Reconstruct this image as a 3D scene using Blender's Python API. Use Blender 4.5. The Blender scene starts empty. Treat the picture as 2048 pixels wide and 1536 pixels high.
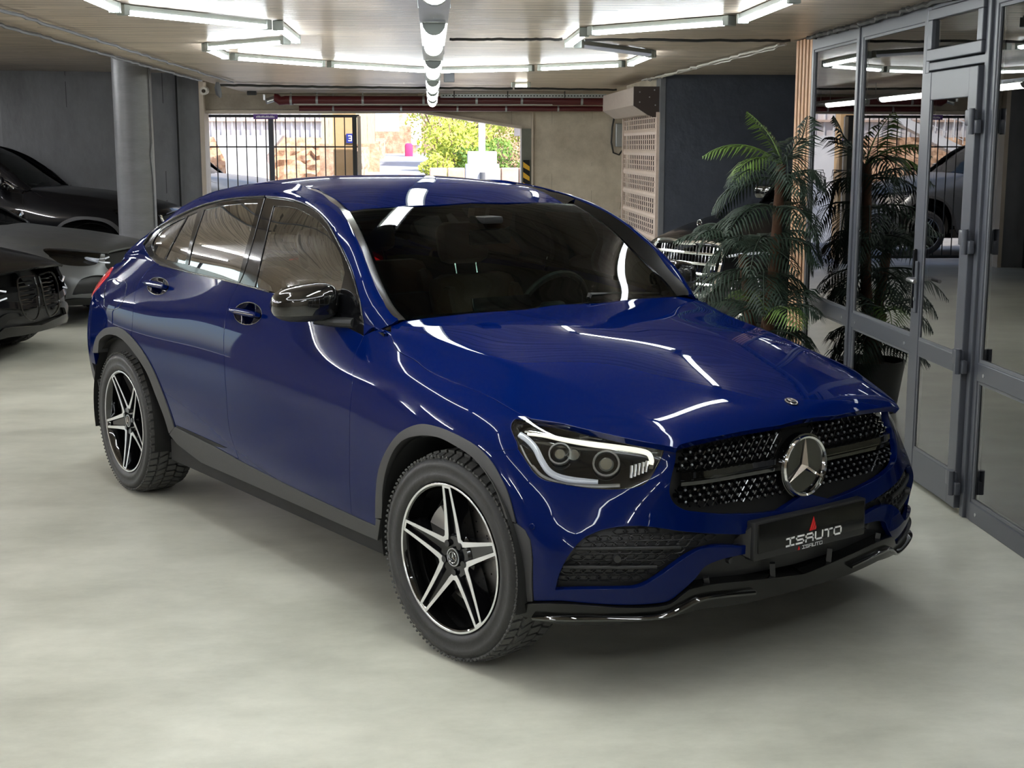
import bpy, bmesh, math, random
import numpy as np
from mathutils import Matrix, Vector, geometry
C = bpy.context.scene.collection
random.seed(7)
# ---------------------------------------------------------------- camera, world, sun, exposure
CAM = dict(f=2750.4, pos=np.array([3.673, -3.383, 1.709]), yaw=2.5022, pitch=0.1712)
sc = bpy.context.scene
cy_, sy_ = math.cos(CAM['yaw']), math.sin(CAM['yaw']); cp_, sp_ = math.cos(CAM['pitch']), math.sin(CAM['pitch'])
FW = np.array([cy_*cp_, sy_*cp_, -sp_]); RT = np.array([sy_, -cy_, 0.0]); UP = np.cross(RT, FW)
cd = bpy.data.cameras.new('camera'); cam = bpy.data.objects.new('camera', cd); C.objects.link(cam)
cd.sensor_width = 36; cd.lens = CAM['f']*36/2048; cd.clip_end = 400; cd.clip_start = .05
m = Matrix(((RT[0], UP[0], -FW[0], CAM['pos'][0]), (RT[1], UP[1], -FW[1], CAM['pos'][1]), (RT[2], UP[2], -FW[2], CAM['pos'][2]), (0, 0, 0, 1)))
cam.matrix_world = m; sc.camera = cam
RA = 2.559746  # yaw of the garage's long axis; the car's own axis is world X
RD = np.array([math.cos(RA), math.sin(RA), 0.]); RR = np.array([RD[1], -RD[0], 0.])
ROOM = Matrix(((RR[0], RD[0], 0, CAM['pos'][0]), (RR[1], RD[1], 0, CAM['pos'][1]), (0, 0, 1, 0), (0, 0, 0, 1)))
def rw(a, b, z=0.): return ROOM @ Vector((a, b, z))
w = bpy.data.worlds.new('world'); sc.world = w; w.use_nodes = True
nt = w.node_tree; bg = nt.nodes['Background']
sky = nt.nodes.new('ShaderNodeTexSky'); sky.sky_type = 'NISHITA'; sky.sun_disc = False
sky.sun_elevation = math.radians(48); sky.sun_rotation = math.radians(60); sky.air_density = 1.0; sky.dust_density = 2.0
nt.links.new(sky.outputs[0], bg.inputs[0]); bg.inputs[1].default_value = 0.26
sl = bpy.data.lights.new('sun', 'SUN'); sl.energy = 4.2; sl.angle = .01; sl.color = (1, .93, .82)
sun = bpy.data.objects.new('sun', sl); C.objects.link(sun)
sun_dir = -(RR*-.35 + RD*.62)*1.0 + np.array([0, 0, -.0])
sd = Vector((RR*-.45+RD*.45).tolist()); sd.z = -.75   # light travels away from the garage mouth, downwards
sun.rotation_euler = sd.to_track_quat('-Z', 'Y').to_euler()
vs = sc.view_settings; vs.view_transform = 'Standard'; vs.look = 'None'; vs.gamma = 1; vs.use_curve_mapping = False; vs.exposure = 1.15
try: sc.cycles.max_bounces = 10; sc.cycles.transparent_max_bounces = 24; sc.cycles.caustics_reflective = False; sc.cycles.caustics_refractive = False
except Exception: pass
# ---------------------------------------------------------------- materials
def mat(name, col, rough=.5, metal=0., coat=0., spec=.5, emit=None, es=1., **k):
    M = bpy.data.materials.new(name); M.use_nodes = True; n = M.node_tree.nodes; L = M.node_tree.links
    b = n['Principled BSDF']; b.inputs['Base Color'].default_value = (*col, 1); b.inputs['Roughness'].default_value = rough
    b.inputs['Metallic'].default_value = metal; b.inputs['Coat Weight'].default_value = coat; b.inputs['Coat Roughness'].default_value = k.get('cr', .02)
    b.inputs['Specular IOR Level'].default_value = spec
    if emit: b.inputs['Emission Color'].default_value = (*emit, 1); b.inputs['Emission Strength'].default_value = es
    # every surface gets a little procedural variation of roughness
    if k.get('var', True):
        tc = n.new('ShaderNodeTexCoord'); nz = n.new('ShaderNodeTexNoise'); nz.inputs['Scale'].default_value = k.get('vs', 9.)
        nz.inputs['Detail'].default_value = 4; mr = n.new('ShaderNodeMapRange')
        va = k.get('va', .12)
        mr.inputs[3].default_value = max(0, rough*(1-va)); mr.inputs[4].default_value = min(1, rough*(1+va))
        L.new(tc.outputs['Object'], nz.inputs['Vector']); L.new(nz.outputs[0], mr.inputs[0]); L.new(mr.outputs[0], b.inputs['Roughness'])
    return M
def noise_mat(name, c1, c2, rough=(.4, .6), scale=3., stretch=(1, 1, 1), bump=.0, bscale=None, detail=8, coat=0., c3=None, spec=.5, metal=0., lines=None, coord='Object', cr=.1, cpos=(.3, .7)):
    M = bpy.data.materials.new(name); M.use_nodes = True; n = M.node_tree.nodes; L = M.node_tree.links
    b = n['Principled BSDF']; b.inputs['Coat Weight'].default_value = coat; b.inputs['Coat Roughness'].default_value = cr; b.inputs['Specular IOR Level'].default_value = spec; b.inputs['Metallic'].default_value = metal
    tc = n.new('ShaderNodeTexCoord'); mp = n.new('ShaderNodeMapping'); mp.inputs['Scale'].default_value = stretch
    L.new(tc.outputs[coord], mp.inputs[0])
    nz = n.new('ShaderNodeTexNoise'); nz.inputs['Scale'].default_value = scale; nz.inputs['Detail'].default_value = detail; nz.inputs['Roughness'].default_value = .70
    L.new(mp.outputs[0], nz.inputs['Vector'])
    cr_ = n.new('ShaderNodeValToRGB'); e = cr_.color_ramp.elements; e[0].position = cpos[0]; e[1].position = cpos[1]; e[0].color = (*c1, 1); e[1].color = (*c2, 1)
    if c3: x = e.new(.5); x.color = (*c3, 1)
    L.new(nz.outputs[0], cr_.inputs[0]); out = cr_.outputs[0]
    if lines:   # (axis, spacing, width, darken)
        sp = n.new('ShaderNodeSeparateXYZ'); L.new(tc.outputs[coord], sp.inputs[0])
        for ax, spc, wd, dk in lines:
            md = n.new('ShaderNodeMath'); md.operation = 'PINGPONG'; md.inputs[1].default_value = spc/2
            nzz = n.new('ShaderNodeTexNoise'); nzz.inputs['Scale'].default_value = 1.5
            ad = n.new('ShaderNodeMath'); ad.operation = 'MULTIPLY_ADD'; ad.inputs[1].default_value = .012
            L.new(nzz.outputs[0], ad.inputs[0]); L.new(sp.outputs[ax], ad.inputs[2]); L.new(ad.outputs[0], md.inputs[0])
            lt = n.new('ShaderNodeMath'); lt.operation = 'LESS_THAN'; lt.inputs[1].default_value = wd; L.new(md.outputs[0], lt.inputs[0])
            n2 = n.new('ShaderNodeTexNoise'); n2.inputs['Scale'].default_value = 2.3; L.new(tc.outputs[coord], n2.inputs['Vector'])
            g = n.new('ShaderNodeMath'); g.operation = 'GREATER_THAN'; g.inputs[1].default_value = .46; L.new(n2.outputs[0], g.inputs[0])
            mu = n.new('ShaderNodeMath'); mu.operation = 'MULTIPLY'; L.new(lt.outputs[0], mu.inputs[0]); L.new(g.outputs[0], mu.inputs[1])
            mx = n.new('ShaderNodeMix'); mx.data_type = 'RGBA'; mx.blend_type = 'MULTIPLY'; mx.inputs[7].default_value = (dk, dk, dk, 1)
            L.new(mu.outputs[0], mx.inputs[0]); L.new(out, mx.inputs[6]); out = mx.outputs[2]
    L.new(out, b.inputs['Base Color'])
    mr = n.new('ShaderNodeMapRange'); mr.inputs[3].default_value = rough[0]; mr.inputs[4].default_value = rough[1]; L.new(nz.outputs[0], mr.inputs[0]); L.new(mr.outputs[0], b.inputs['Roughness'])
    if bump:
        bn = n.new('ShaderNodeBump'); bn.inputs['Strength'].default_value = bump; bn.inputs['Distance'].default_value = .02
        n3 = n.new('ShaderNodeTexNoise'); n3.inputs['Scale'].default_value = bscale or scale*3; n3.inputs['Detail'].default_value = 6; L.new(mp.outputs[0], n3.inputs['Vector'])
        L.new(n3.outputs[0], bn.inputs['Height']); L.new(bn.outputs[0], b.inputs['Normal'])
        if coat: L.new(bn.outputs[0], b.inputs['Coat Normal'])
    return M
def glass_mat(name, tint, gloss=1., ior=1.5, rough=0.):
    M = bpy.data.materials.new(name); M.use_nodes = True; n = M.node_tree.nodes; L = M.node_tree.links
    n.remove(n['Principled BSDF']); o = n['Material Output']
    t = n.new('ShaderNodeBsdfTransparent'); t.inputs[0].default_value = (*tint, 1)
    g = n.new('ShaderNodeBsdfGlossy'); g.inputs['Roughness'].default_value = rough; g.inputs[0].default_value = (gloss, gloss, gloss, 1)
    fr = n.new('ShaderNodeFresnel'); fr.inputs[0].default_value = ior; mx = n.new('ShaderNodeMixShader')
    L.new(fr.outputs[0], mx.inputs[0]); L.new(t.outputs[0], mx.inputs[1]); L.new(g.outputs[0], mx.inputs[2]); L.new(mx.outputs[0], o.inputs[0])
    return M
MT = {}
MT['paint'] = mat('blue_metallic_paint', (.0004, .0058, .062), .40, .0, .46, spec=0.0, va=.05)
MT['paint'].node_tree.nodes['Principled BSDF'].inputs['Coat IOR'].default_value = 1.45
MT['paint'].node_tree.nodes['Principled BSDF'].inputs['Specular Tint'].default_value = (.10, .22, 1, 1)
MT['black_paint'] = mat('black_car_paint', (.004, .004, .005), .3, 0, .42, spec=.05)
MT['grey_paint'] = mat('satin_grey_paint', (.12, .125, .13), .38, .7, .15, cr=.25)
MT['white_paint'] = mat('silver_paint', (.42, .43, .44), .3, .5, 1.0)
MT['gloss_black'] = mat('gloss_black_trim', (.004, .004, .005), .10, 0, .25, spec=.3)
MT['piano'] = mat('piano_black', (.003, .003, .003), .04, 0, 1.0)
MT['plastic'] = noise_mat('grey_black_cladding', (.030, .030, .032), (.038, .038, .040), (.45, .6), 40, bump=.06, bscale=500)
MT['dark_plastic'] = noise_mat('dark_plastic', (.010, .010, .011), (.014, .014, .015), (.4, .55), 30)
MT['black'] = mat('matt_black', (.004, .004, .004), .8)
MT['rubber'] = noise_mat('tyre_rubber', (.016, .016, .017), (.028, .028, .030), (.42, .62), 14, bump=.12, bscale=60)
MT['tread'] = noise_mat('tread_rubber', (.050, .050, .050), (.085, .085, .083), (.6, .85), 20, bump=.2, bscale=120)
MT['alu'] = mat('machined_aluminium', (.72, .73, .75), .24, 1.0)
MT['chrome'] = mat('chrome', (.83, .84, .86), .06, 1.0, va=.0)
MT['satin'] = mat('satin_metal', (.45, .46, .48), .3, 1.0)
MT['disc'] = mat('brake_disc_steel', (.42, .40, .38), .35, 1.0)
MT['silver'] = mat('silver_caliper', (.35, .34, .33), .4, .7)
MT['screen'] = glass_mat('windscreen_glass', (.40, .52, .46), .42, 1.42)
MT['tint'] = glass_mat('tinted_side_glass', (.30, .35, .32), 1., 2.6)
MT['tint2'] = glass_mat('privacy_glass', (.03, .03, .03), 1., 5.0)
MT['lens'] = glass_mat('lamp_lens', (.88, .9, .9), 1., 1.45)
MT['redlens'] = mat('red_tail_lens', (.55, .01, .012), .08, 0, 1.0, emit=(1, .02, .02), es=.15)
MT['lamp_white'] = mat('daylight_strip', (.85, .85, .80), .25, 0, .5, emit=(1, .95, .78), es=.45)  # slight glow put in to brighten the headlamp strip
MT['lamp_grey'] = mat('lamp_frosted', (.62, .64, .68), .3, .2, .8, emit=(.8, .85, 1), es=.10)  # faint glow put into unlit lamp parts to lighten them
MT['plate'] = mat('black_plate', (.004, .004, .004), .22, 0, 0, spec=.35)
MT['leather'] = noise_mat('brown_leather', (.075, .030, .014), (.10, .042, .02), (.45, .6), 12, bump=.1, bscale=200)
MT['floor'] = None
# ---------------------------------------------------------------- object helpers
def tag(o, label=None, cat=None, group=None, kind=None):
    if label: o['label'] = label
    if cat: o['category'] = cat
    if group: o['group'] = group
    if kind: o['kind'] = kind
    return o
def empty(name, label=None, cat=None, loc=(0, 0, 0), rz=0., group=None, parent=None):
    o = bpy.data.objects.new(name, None); C.objects.link(o); o.location = loc; o.rotation_euler = (0, 0, rz); o.empty_display_size = .1
    if parent is not None: o.parent = parent
    return tag(o, label, cat, group)
def mesh_obj(name, V, Fc, material, parent=None, smooth=True, auto=40, mats=None, mi=None):
    me = bpy.data.meshes.new(name); me.from_pydata([tuple(map(float, v)) for v in V], [], Fc)
    for mm in (mats or [material]): me.materials.append(mm)
    if mi is not None: me.polygons.foreach_set('material_index', mi)
    if smooth:
        me.polygons.foreach_set('use_smooth', [True]*len(me.polygons))
        if auto:
            bm = bmesh.new(); bm.from_mesh(me); a = math.radians(auto)
            for e in bm.edges:
                if len(e.link_faces) == 2 and e.calc_face_angle(0) > a: e.smooth = False
            bm.to_mesh(me); bm.free()
    o = bpy.data.objects.new(name, me); C.objects.link(o)
    if parent is not None: o.parent = parent
    return o
class MB:
    """collects simple shapes into one mesh"""
    def __init__(s): s.V = []; s.F = []; s.M = None
    def xf(s, M): s.M = M; return s
    def add(s, V, Fc):
        k = len(s.V)
        if s.M is not None: V = [tuple(s.M @ Vector(v)) for v in V]
        s.V += [tuple(v) for v in V]; s.F += [tuple(i+k for i in f) for f in Fc]; return s
    def box(s, c, d, bev=0., R=None):
        x, y, z = (d[0]/2, d[1]/2, d[2]/2)
        if bev <= 0:
            V = [(i*x, j*y, k*z) for i in (-1, 1) for j in (-1, 1) for k in (-1, 1)]
            Fc = [(0, 1, 3, 2), (4, 6, 7, 5), (0, 4, 5, 1), (2, 3, 7, 6), (0, 2, 6, 4), (1, 5, 7, 3)]
        else:
            bm = bmesh.new(); bmesh.ops.create_cube(bm, size=1)
            for v in bm.verts: v.co = Vector((v.co.x*d[0], v.co.y*d[1], v.co.z*d[2]))
            bmesh.ops.bevel(bm, geom=bm.edges[:], offset=bev, segments=2, affect='EDGES', profile=.5)
            bm.verts.index_update(); V = [tuple(v.co) for v in bm.verts]; Fc = [tuple(v.index for v in f.verts) for f in bm.faces]; bm.free()
        if R is not None: V = [tuple(R @ Vector(v)) for v in V]
        return s.add([(v[0]+c[0], v[1]+c[1], v[2]+c[2]) for v in V], Fc)
    def span(s, lo, hi, bev=0.): return s.box([(lo[i]+hi[i])/2 for i in range(3)], [abs(hi[i]-lo[i]) for i in range(3)], bev)
    def tube(s, pts, r, n=8, cap=True, flat=1.):
        pts = [Vector(p) for p in pts]; V = []; Fc = []; m = len(pts); rr = r if hasattr(r, '__len__') else [r]*m
        up = None
        for i, p in enumerate(pts):
            d = (pts[min(i+1, m-1)]-pts[max(i-1, 0)]).normalized()
            if up is None: up = Vector((0, 0, 1)) if abs(d.z) < .9 else Vector((1, 0, 0))
            a = d.cross(up).normalized(); b = a.cross(d).normalized(); up = b
            for k in range(n):
                t = 2*math.pi*k/n; V.append(tuple(p+a*math.cos(t)*rr[i]+b*math.sin(t)*rr[i]*flat))
        for i in range(m-1):
            for k in range(n): Fc.append((i*n+k, i*n+(k+1) % n, (i+1)*n+(k+1) % n, (i+1)*n+k))
        if cap: Fc += [tuple(range(n))[::-1], tuple((m-1)*n+k for k in range(n))]
        return s.add(V, Fc)
    def cyl(s, p0, p1, r, n=16, r2=None): return s.tube([p0, p1], [r, r if r2 is None else r2], n)
    def lathe(s, prof, n=32, axis='z', c=(0, 0, 0), closed=False, a0=0., a1=2*math.pi):
        V = []; Fc = []; m = len(prof); full = abs(a1-a0-2*math.pi) < 1e-6; nn = n if full else n+1
        for i in range(nn):
            t = a0+(a1-a0)*i/n
            for r, h in prof:
                if axis == 'z': p = (r*math.cos(t), r*math.sin(t), h)
                elif axis == 'y': p = (r*math.cos(t), h, r*math.sin(t))
                else: p = (h, r*math.cos(t), r*math.sin(t))
                V.append((p[0]+c[0], p[1]+c[1], p[2]+c[2]))
        for i in range(n):
            j = (i+1) % nn
            for k in range(m-1 if not closed else m):
                k2 = (k+1) % m; Fc.append((i*m+k, j*m+k, j*m+k2, i*m+k2))
        return s.add(V, Fc)
    def prism(s, poly, h0, h1, axis='z'):
        n = len(poly); f = {'z': lambda p, h: (p[0], p[1], h), 'y': lambda p, h: (p[0], h, p[1]), 'x': lambda p, h: (h, p[0], p[1])}[axis]
        V = [f(p, h0) for p in poly]+[f(p, h1) for p in poly]
        Fc = [tuple(range(n))[::-1], tuple(range(n, 2*n))]+[(i, (i+1) % n, n+(i+1) % n, n+i) for i in range(n)]
        return s.add(V, Fc)
    def obj(s, name, material, parent=None, smooth=False, auto=40):
        o = mesh_obj(name, s.V, s.F, material, parent, smooth, auto)
        bm = bmesh.new(); bm.from_mesh(o.data); bmesh.ops.recalc_face_normals(bm, faces=bm.faces[:]); bm.to_mesh(o.data); bm.free()
        return o
def copy_tree(o, parent=None):
    c = o.copy(); C.objects.link(c)
    if parent is not None: c.parent = parent
    for ch in list(o.children): copy_tree(ch, c)
    return c
def catmull(pts, n=6, closed=False):
    """smooth curve; a point with a third item is a corner"""
    P = [np.array(p[:2], float) for p in pts]; cor = [len(p) > 2 for p in pts]; m = len(P); out = []
    rng = range(m if closed else m-1)
    for i in rng:
        p1, p2 = P[i], P[(i+1) % m]
        p0 = P[i-1] if (i > 0 or closed) and not cor[i] else p1*2-p2
        p3 = P[(i+2) % m] if (i+2 < m or closed) and not cor[(i+1) % m] else p2*2-p1
        if cor[i]: p0 = p1
        if cor[(i+1) % m]: p3 = p2
        d = [max(np.linalg.norm(b-a), 1e-6)**.5 for a, b in ((p0, p1), (p1, p2), (p2, p3))]
        m1 = (p2-p0)/(d[0]+d[1])*d[1] if d[0] > 1e-2 else (p2-p1); m2 = (p3-p1)/(d[1]+d[2])*d[1] if d[2] > 1e-2 else (p2-p1)
        for k in range(n):
            t = k/n; out.append((2*t**3-3*t*t+1)*p1+(t**3-2*t*t+t)*m1+(-2*t**3+3*t*t)*p2+(t**3-t*t)*m2)
    if not closed: out.append(P[-1])
    return np.array(out)
# ---------------------------------------------------------------- smooth surface patches, trimmed into body panels
def spl_mat(t):
    n = len(t); A = np.zeros((n, n)); B = np.zeros((n, n)); A[0, 0] = A[-1, -1] = 1
    h = np.diff(t)
    for i in range(1, n-1):
        A[i, i-1] = h[i-1]; A[i, i] = 2*(h[i-1]+h[i]); A[i, i+1] = h[i]
        B[i, i-1] = 6/h[i-1]; B[i, i] = -6/h[i-1]-6/h[i]; B[i, i+1] = 6/h[i]
    return np.linalg.solve(A, B)
def basis(t, Mm, q):
    n = len(t); i = np.clip(np.searchsorted(t, q)-1, 0, n-2); h = t[i+1]-t[i]; a = (t[i+1]-q)/h; b = (q-t[i])/h
    W = np.zeros((len(q), n)); r = np.arange(len(q)); W[r, i] += a; W[r, i+1] += b
    W += ((a**3-a)*h*h/6)[:, None]*Mm[i]+((b**3-b)*h*h/6)[:, None]*Mm[i+1]
    D = np.zeros((len(q), n)); D[r, i] -= 1/h; D[r, i+1] += 1/h
    D += (-(3*a*a-1)*h/6)[:, None]*Mm[i]+((3*b*b-1)*h/6)[:, None]*Mm[i+1]
    return W, D
def to_px(P):
    d = P-CAM['pos']; z = d @ FW
    return np.stack([1024+CAM['f']*(d @ RT)/z, 768-CAM['f']*(d @ UP)/z], -1)
class Patch:
    """ctrl[row, column] = (x, w, z); w is the distance out from the car's centre plane, on its right side y = -w"""
    def __init__(s, ctrl, flip=None):
        K = np.array(ctrl, float).copy(); K[..., 1] *= -1; s.K = K; s.flip = bool(flip)
        ds = np.sqrt((np.diff(K, axis=1)**2).sum(-1)).mean(0)**.75; dt = np.sqrt((np.diff(K, axis=0)**2).sum(-1)).mean(1)**.75
        s.s = np.concatenate([[0], np.cumsum(ds)]); s.t = np.concatenate([[0], np.cumsum(dt)]); s.s /= s.s[-1]; s.t /= s.t[-1]
        s.Ms = spl_mat(s.s); s.Mt = spl_mat(s.t)
        s.Ls = np.sqrt((np.diff(K, axis=1)**2).sum(-1)).sum(1).mean(); s.Lt = np.sqrt((np.diff(K, axis=0)**2).sum(-1)).sum(0).mean()
        g = np.stack(np.meshgrid(np.linspace(0, 1, 260), np.linspace(0, 1, 160)), -1).reshape(-1, 2); s.G = g; s.GP, N, _, _ = s.ev(g)
        if flip is None:
            cen = np.array([-1.45, 0, .7]); s.flip = bool((((s.GP-cen)*N).sum(1)).mean() < 0)
            if s.flip: N = -N
        s.GN = N
    def ev(s, q):
        q = np.atleast_2d(q); Ws, Ds = basis(s.s, s.Ms, q[:, 0]); Wt, Dt = basis(s.t, s.Mt, q[:, 1])
        A = np.einsum('ni,ijk->njk', Wt, s.K); P = np.einsum('nj,njk->nk', Ws, A); Ps = np.einsum('nj,njk->nk', Ds, A)
        Pt = np.einsum('nj,njk->nk', Ws, np.einsum('ni,ijk->njk', Dt, s.K))
        N = np.cross(Ps, Pt); N /= np.maximum(np.linalg.norm(N, axis=1), 1e-9)[:, None]
        if s.flip: N = -N
        return P, N, Ps, Pt
    def inv(s, pts, space='px'):
        pts = np.atleast_2d(np.array([p[:2] for p in pts], float))
        pr = {'px': to_px, 'xz': lambda P: P[..., [0, 2]], 'xw': lambda P: np.stack([P[..., 0], -P[..., 1]], -1), 'wz': lambda P: np.stack([-P[..., 1], P[..., 2]], -1)}[space]
        m = {'px': ((s.GP-CAM['pos'])*s.GN).sum(1) < .02, 'xz': s.GN[:, 1] < -.15, 'xw': s.GN[:, 2] > .1, 'wz': s.GN[:, 0] > .1}[space]
        if s.flip is not None and m.sum() < 10: m = np.ones(len(s.GP), bool)
        G_ = s.G[m]; T = pr(s.GP[m]); q = np.array([G_[np.argmin(((T-p)**2).sum(1))] for p in pts])
        for _ in range(8):
            P = s.ev(q)[0]; f = pr(P); e = 1e-4
            J1 = (pr(s.ev(q+[e, 0])[0])-f)/e; J2 = (pr(s.ev(q+[0, e])[0])-f)/e; r = pts-f
            det = J1[:, 0]*J2[:, 1]-J1[:, 1]*J2[:, 0]; det = np.where(abs(det) < 1e-9, 1e-9, det)
            d = np.stack([(r[:, 0]*J2[:, 1]-r[:, 1]*J2[:, 0])/det, (J1[:, 0]*r[:, 1]-J1[:, 1]*r[:, 0])/det], 1)
            q = np.clip(q+np.clip(d, -.03, .03), -.02, 1.02)
        return q
    def cv(s, pts, space='px', n=5): return s.inv(catmull(pts, n) if n > 1 else pts, space)
def resample(Q, h, keep=25):
    """Q closed polygon in metric coordinates -> evenly spaced points, corners kept"""
    out = []; n = len(Q)
    for i in range(n):
        a, b = Q[i], Q[(i+1) % n]; L = np.linalg.norm(b-a); k = max(1, int(round(L/h)))
        for j in range(k): out.append(a+(b-a)*j/k)
    return np.array(out)
def inside(poly, pts):
    x, y = pts[:, 0], pts[:, 1]; r = np.zeros(len(pts), bool); n = len(poly)
    for i in range(n):
        x1, y1 = poly[i]; x2, y2 = poly[(i+1) % n]
        if y1 == y2: continue
        c = ((y1 > y) != (y2 > y)) & (x < (x2-x1)*(y-y1)/(y2-y1)+x1); r ^= c
    return r
def area2(Q): return .5*np.sum(Q[:, 0]*np.roll(Q[:, 1], -1)-np.roll(Q[:, 0], -1)*Q[:, 1])
def offset(Q, g):
    if area2(Q) < 0: Q = Q[::-1]
    a = np.roll(Q, 1, 0); b = np.roll(Q, -1, 0); d1 = Q-a; d2 = b-Q
    d1 /= np.maximum(np.linalg.norm(d1, axis=1), 1e-9)[:, None]; d2 /= np.maximum(np.linalg.norm(d2, axis=1), 1e-9)[:, None]
    n1 = np.stack([-d1[:, 1], d1[:, 0]], 1); n2 = np.stack([-d2[:, 1], d2[:, 0]], 1); nn = n1+n2; l = np.maximum((nn**2).sum(1), .5)
    return Q+nn*(2*g/l)[:, None]
def dedupe(Q, e=1e-4):
    out = [Q[0]]
    for p in Q[1:]:
        if np.linalg.norm(p-out[-1]) > e: out.append(p)
    if np.linalg.norm(out[0]-out[-1]) < e: out.pop()
    return np.array(out)
REC = []
def panel(name, patch, loops, material, parent, gap=.0022, h=.03, lift=0., depth=.022, holes=(), mirror='copy', bev=.0015, thin=False, fn=None):
    if REC is not None: REC.append((name, patch, loops, material, dict(gap=gap, h=h, lift=lift, depth=depth, holes=holes, mirror=mirror, bev=bev)))
    """trim a patch by a loop of (s,t) points. mirror: 'copy' = a second object on the other side, 'join' = one object over both sides, None"""
    S = np.array([patch.Ls, patch.Lt])
    flags = []
    def prep(q, g):
        Q = dedupe(np.array(q)*S, .0008); Q = resample(Q, h*.8); Q = dedupe(Q, .0008)
        if area2(Q) < 0: Q = Q[::-1]
        O_ = offset(Q, g)
        if mirror == 'join':
            yy = np.abs(patch.ev(Q/S)[0][:, 1]) < .006; O_[yy] = Q[yy]; flags.append(yy)
        else: flags.append(np.zeros(len(Q), bool))
        return O_
    rings = [prep(loops, gap)]+[prep(hh, -gap)[::-1] for hh in holes]
    lo, hi = rings[0].min(0), rings[0].max(0)
    gx, gy = np.meshgrid(np.arange(lo[0]+h/2, hi[0], h), np.arange(lo[1]+h/2, hi[1], h)); gx[1::2] += h/2
    G = np.stack([gx.ravel(), gy.ravel()], 1); G = G[inside(rings[0], G)]
    for r in rings[1:]: G = G[~inside(r, G)]
    for r in rings:
        if len(G):
            d = np.min(((G[:, None]-r[None])**2).sum(-1), 1); G = G[d > (h*.5)**2]
    pts = np.concatenate(rings+[G]); E = []; k = 0
    for r in rings: E += [(k+i, k+(i+1) % len(r)) for i in range(len(r))]; k += len(r)
    nb = k
    res = geometry.delaunay_2d_cdt([Vector(p) for p in pts], E, [], 0, 1e-7, True)
    vv = np.array([list(v) for v in res[0]]); tris = np.array([list(t) for t in res[2] if len(t) == 3]); cen = vv[tris].mean(1)
    ok = inside(rings[0], cen)
    for r in rings[1:]: ok &= ~inside(r, cen)
    tris = tris[ok]
    P, N, _, _ = patch.ev(vv/S); P = P+N*lift
    if mirror == 'join':
        z0 = np.abs(P[:, 1]) < .004; P[z0, 1] = 0; N[z0, 1] = 0; N /= np.linalg.norm(N, axis=1)[:, None]
    if fn is not None: P = fn(P, N)
    # orient
    a, b, c = P[tris[:, 0]], P[tris[:, 1]], P[tris[:, 2]]; fl = (np.cross(b-a, c-a)*N[tris[:, 0]]).sum(1) < 0
    tris[fl] = tris[fl][:, [0, 2, 1]]
    if fn is not None:
        fnm = np.cross(P[tris[:, 1]]-P[tris[:, 0]], P[tris[:, 2]]-P[tris[:, 0]]); N = np.zeros_like(P)
        for k_ in range(3): np.add.at(N, tris[:, k_], fnm)
        N /= np.maximum(np.linalg.norm(N, axis=1), 1e-12)[:, None]
    V = [tuple(p) for p in P]; NN = [tuple(p) for p in N]; Fc = [tuple(int(i) for i in t) for t in tris]
    if depth > 0:
        for r, flg in zip(rings, flags):
            Pr, Nr, Ps, Pt = patch.ev(r/S); Pr = Pr+Nr*lift
            if fn is not None: Pr = fn(Pr, Nr)
            T = np.roll(r, -1, 0)-np.roll(r, 1, 0); T /= np.maximum(np.linalg.norm(T, axis=1), 1e-9)[:, None]; n = len(r)
            O = Ps*(T[:, 1]/S[0])[:, None]-Pt*(T[:, 0]/S[1])[:, None]; O /= np.maximum(np.linalg.norm(O, axis=1), 1e-9)[:, None]
            R1 = Pr+O*bev-Nr*bev; R2 = R1-Nr*depth; k0 = len(V); n1 = Nr+O; n1 /= np.linalg.norm(n1, axis=1)[:, None]
            V += [tuple(p) for p in Pr]+[tuple(p) for p in R1]+[tuple(p) for p in R1]+[tuple(p) for p in R2]
            NN += [tuple(p) for p in Nr]+[tuple(p) for p in n1]+[tuple(p) for p in O]+[tuple(p) for p in O]
            for o0 in (0, 2*n):
                for i in range(n):
                    j = (i+1) % n
                    if flg[i] and flg[j]: continue
                    f = (k0+o0+i, k0+o0+j, k0+o0+n+j, k0+o0+n+i)
                    A_, B_, C_ = (np.array(V[f[0]]), np.array(V[f[1]]), np.array(V[f[2]]))
                    if np.dot(np.cross(B_-A_, C_-A_), np.array(NN[f[1]])) < 0: f = f[::-1]
                    Fc.append(f)
    V = np.array(V); NN = np.array(NN)
    def build(V, NN, Fc):
        me = bpy.data.meshes.new(name); me.from_pydata(V.tolist(), [], Fc); me.materials.append(material)
        me.polygons.foreach_set('use_smooth', [True]*len(Fc)); me.normals_split_custom_set_from_vertices(NN.tolist())
        o = bpy.data.objects.new(name, me); C.objects.link(o)
        if parent is not None: o.parent = parent
        return o
    V2 = V*[1, -1, 1]; N2 = NN*[1, -1, 1]; F2 = [tuple(f[::-1]) for f in Fc]
    if mirror == 'join':
        k = len(V); return [build(np.concatenate([V, V2]), np.concatenate([NN, N2]), Fc+[tuple(i+k for i in f) for f in F2])]
    out = [build(V, NN, Fc)]
    if mirror == 'copy': out.append(build(V2, N2, F2))
    return out
# ================================================================ the blue coupe: control nets (x, w, z)
def lerp(a, b, t): return a+(b-a)*t
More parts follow.
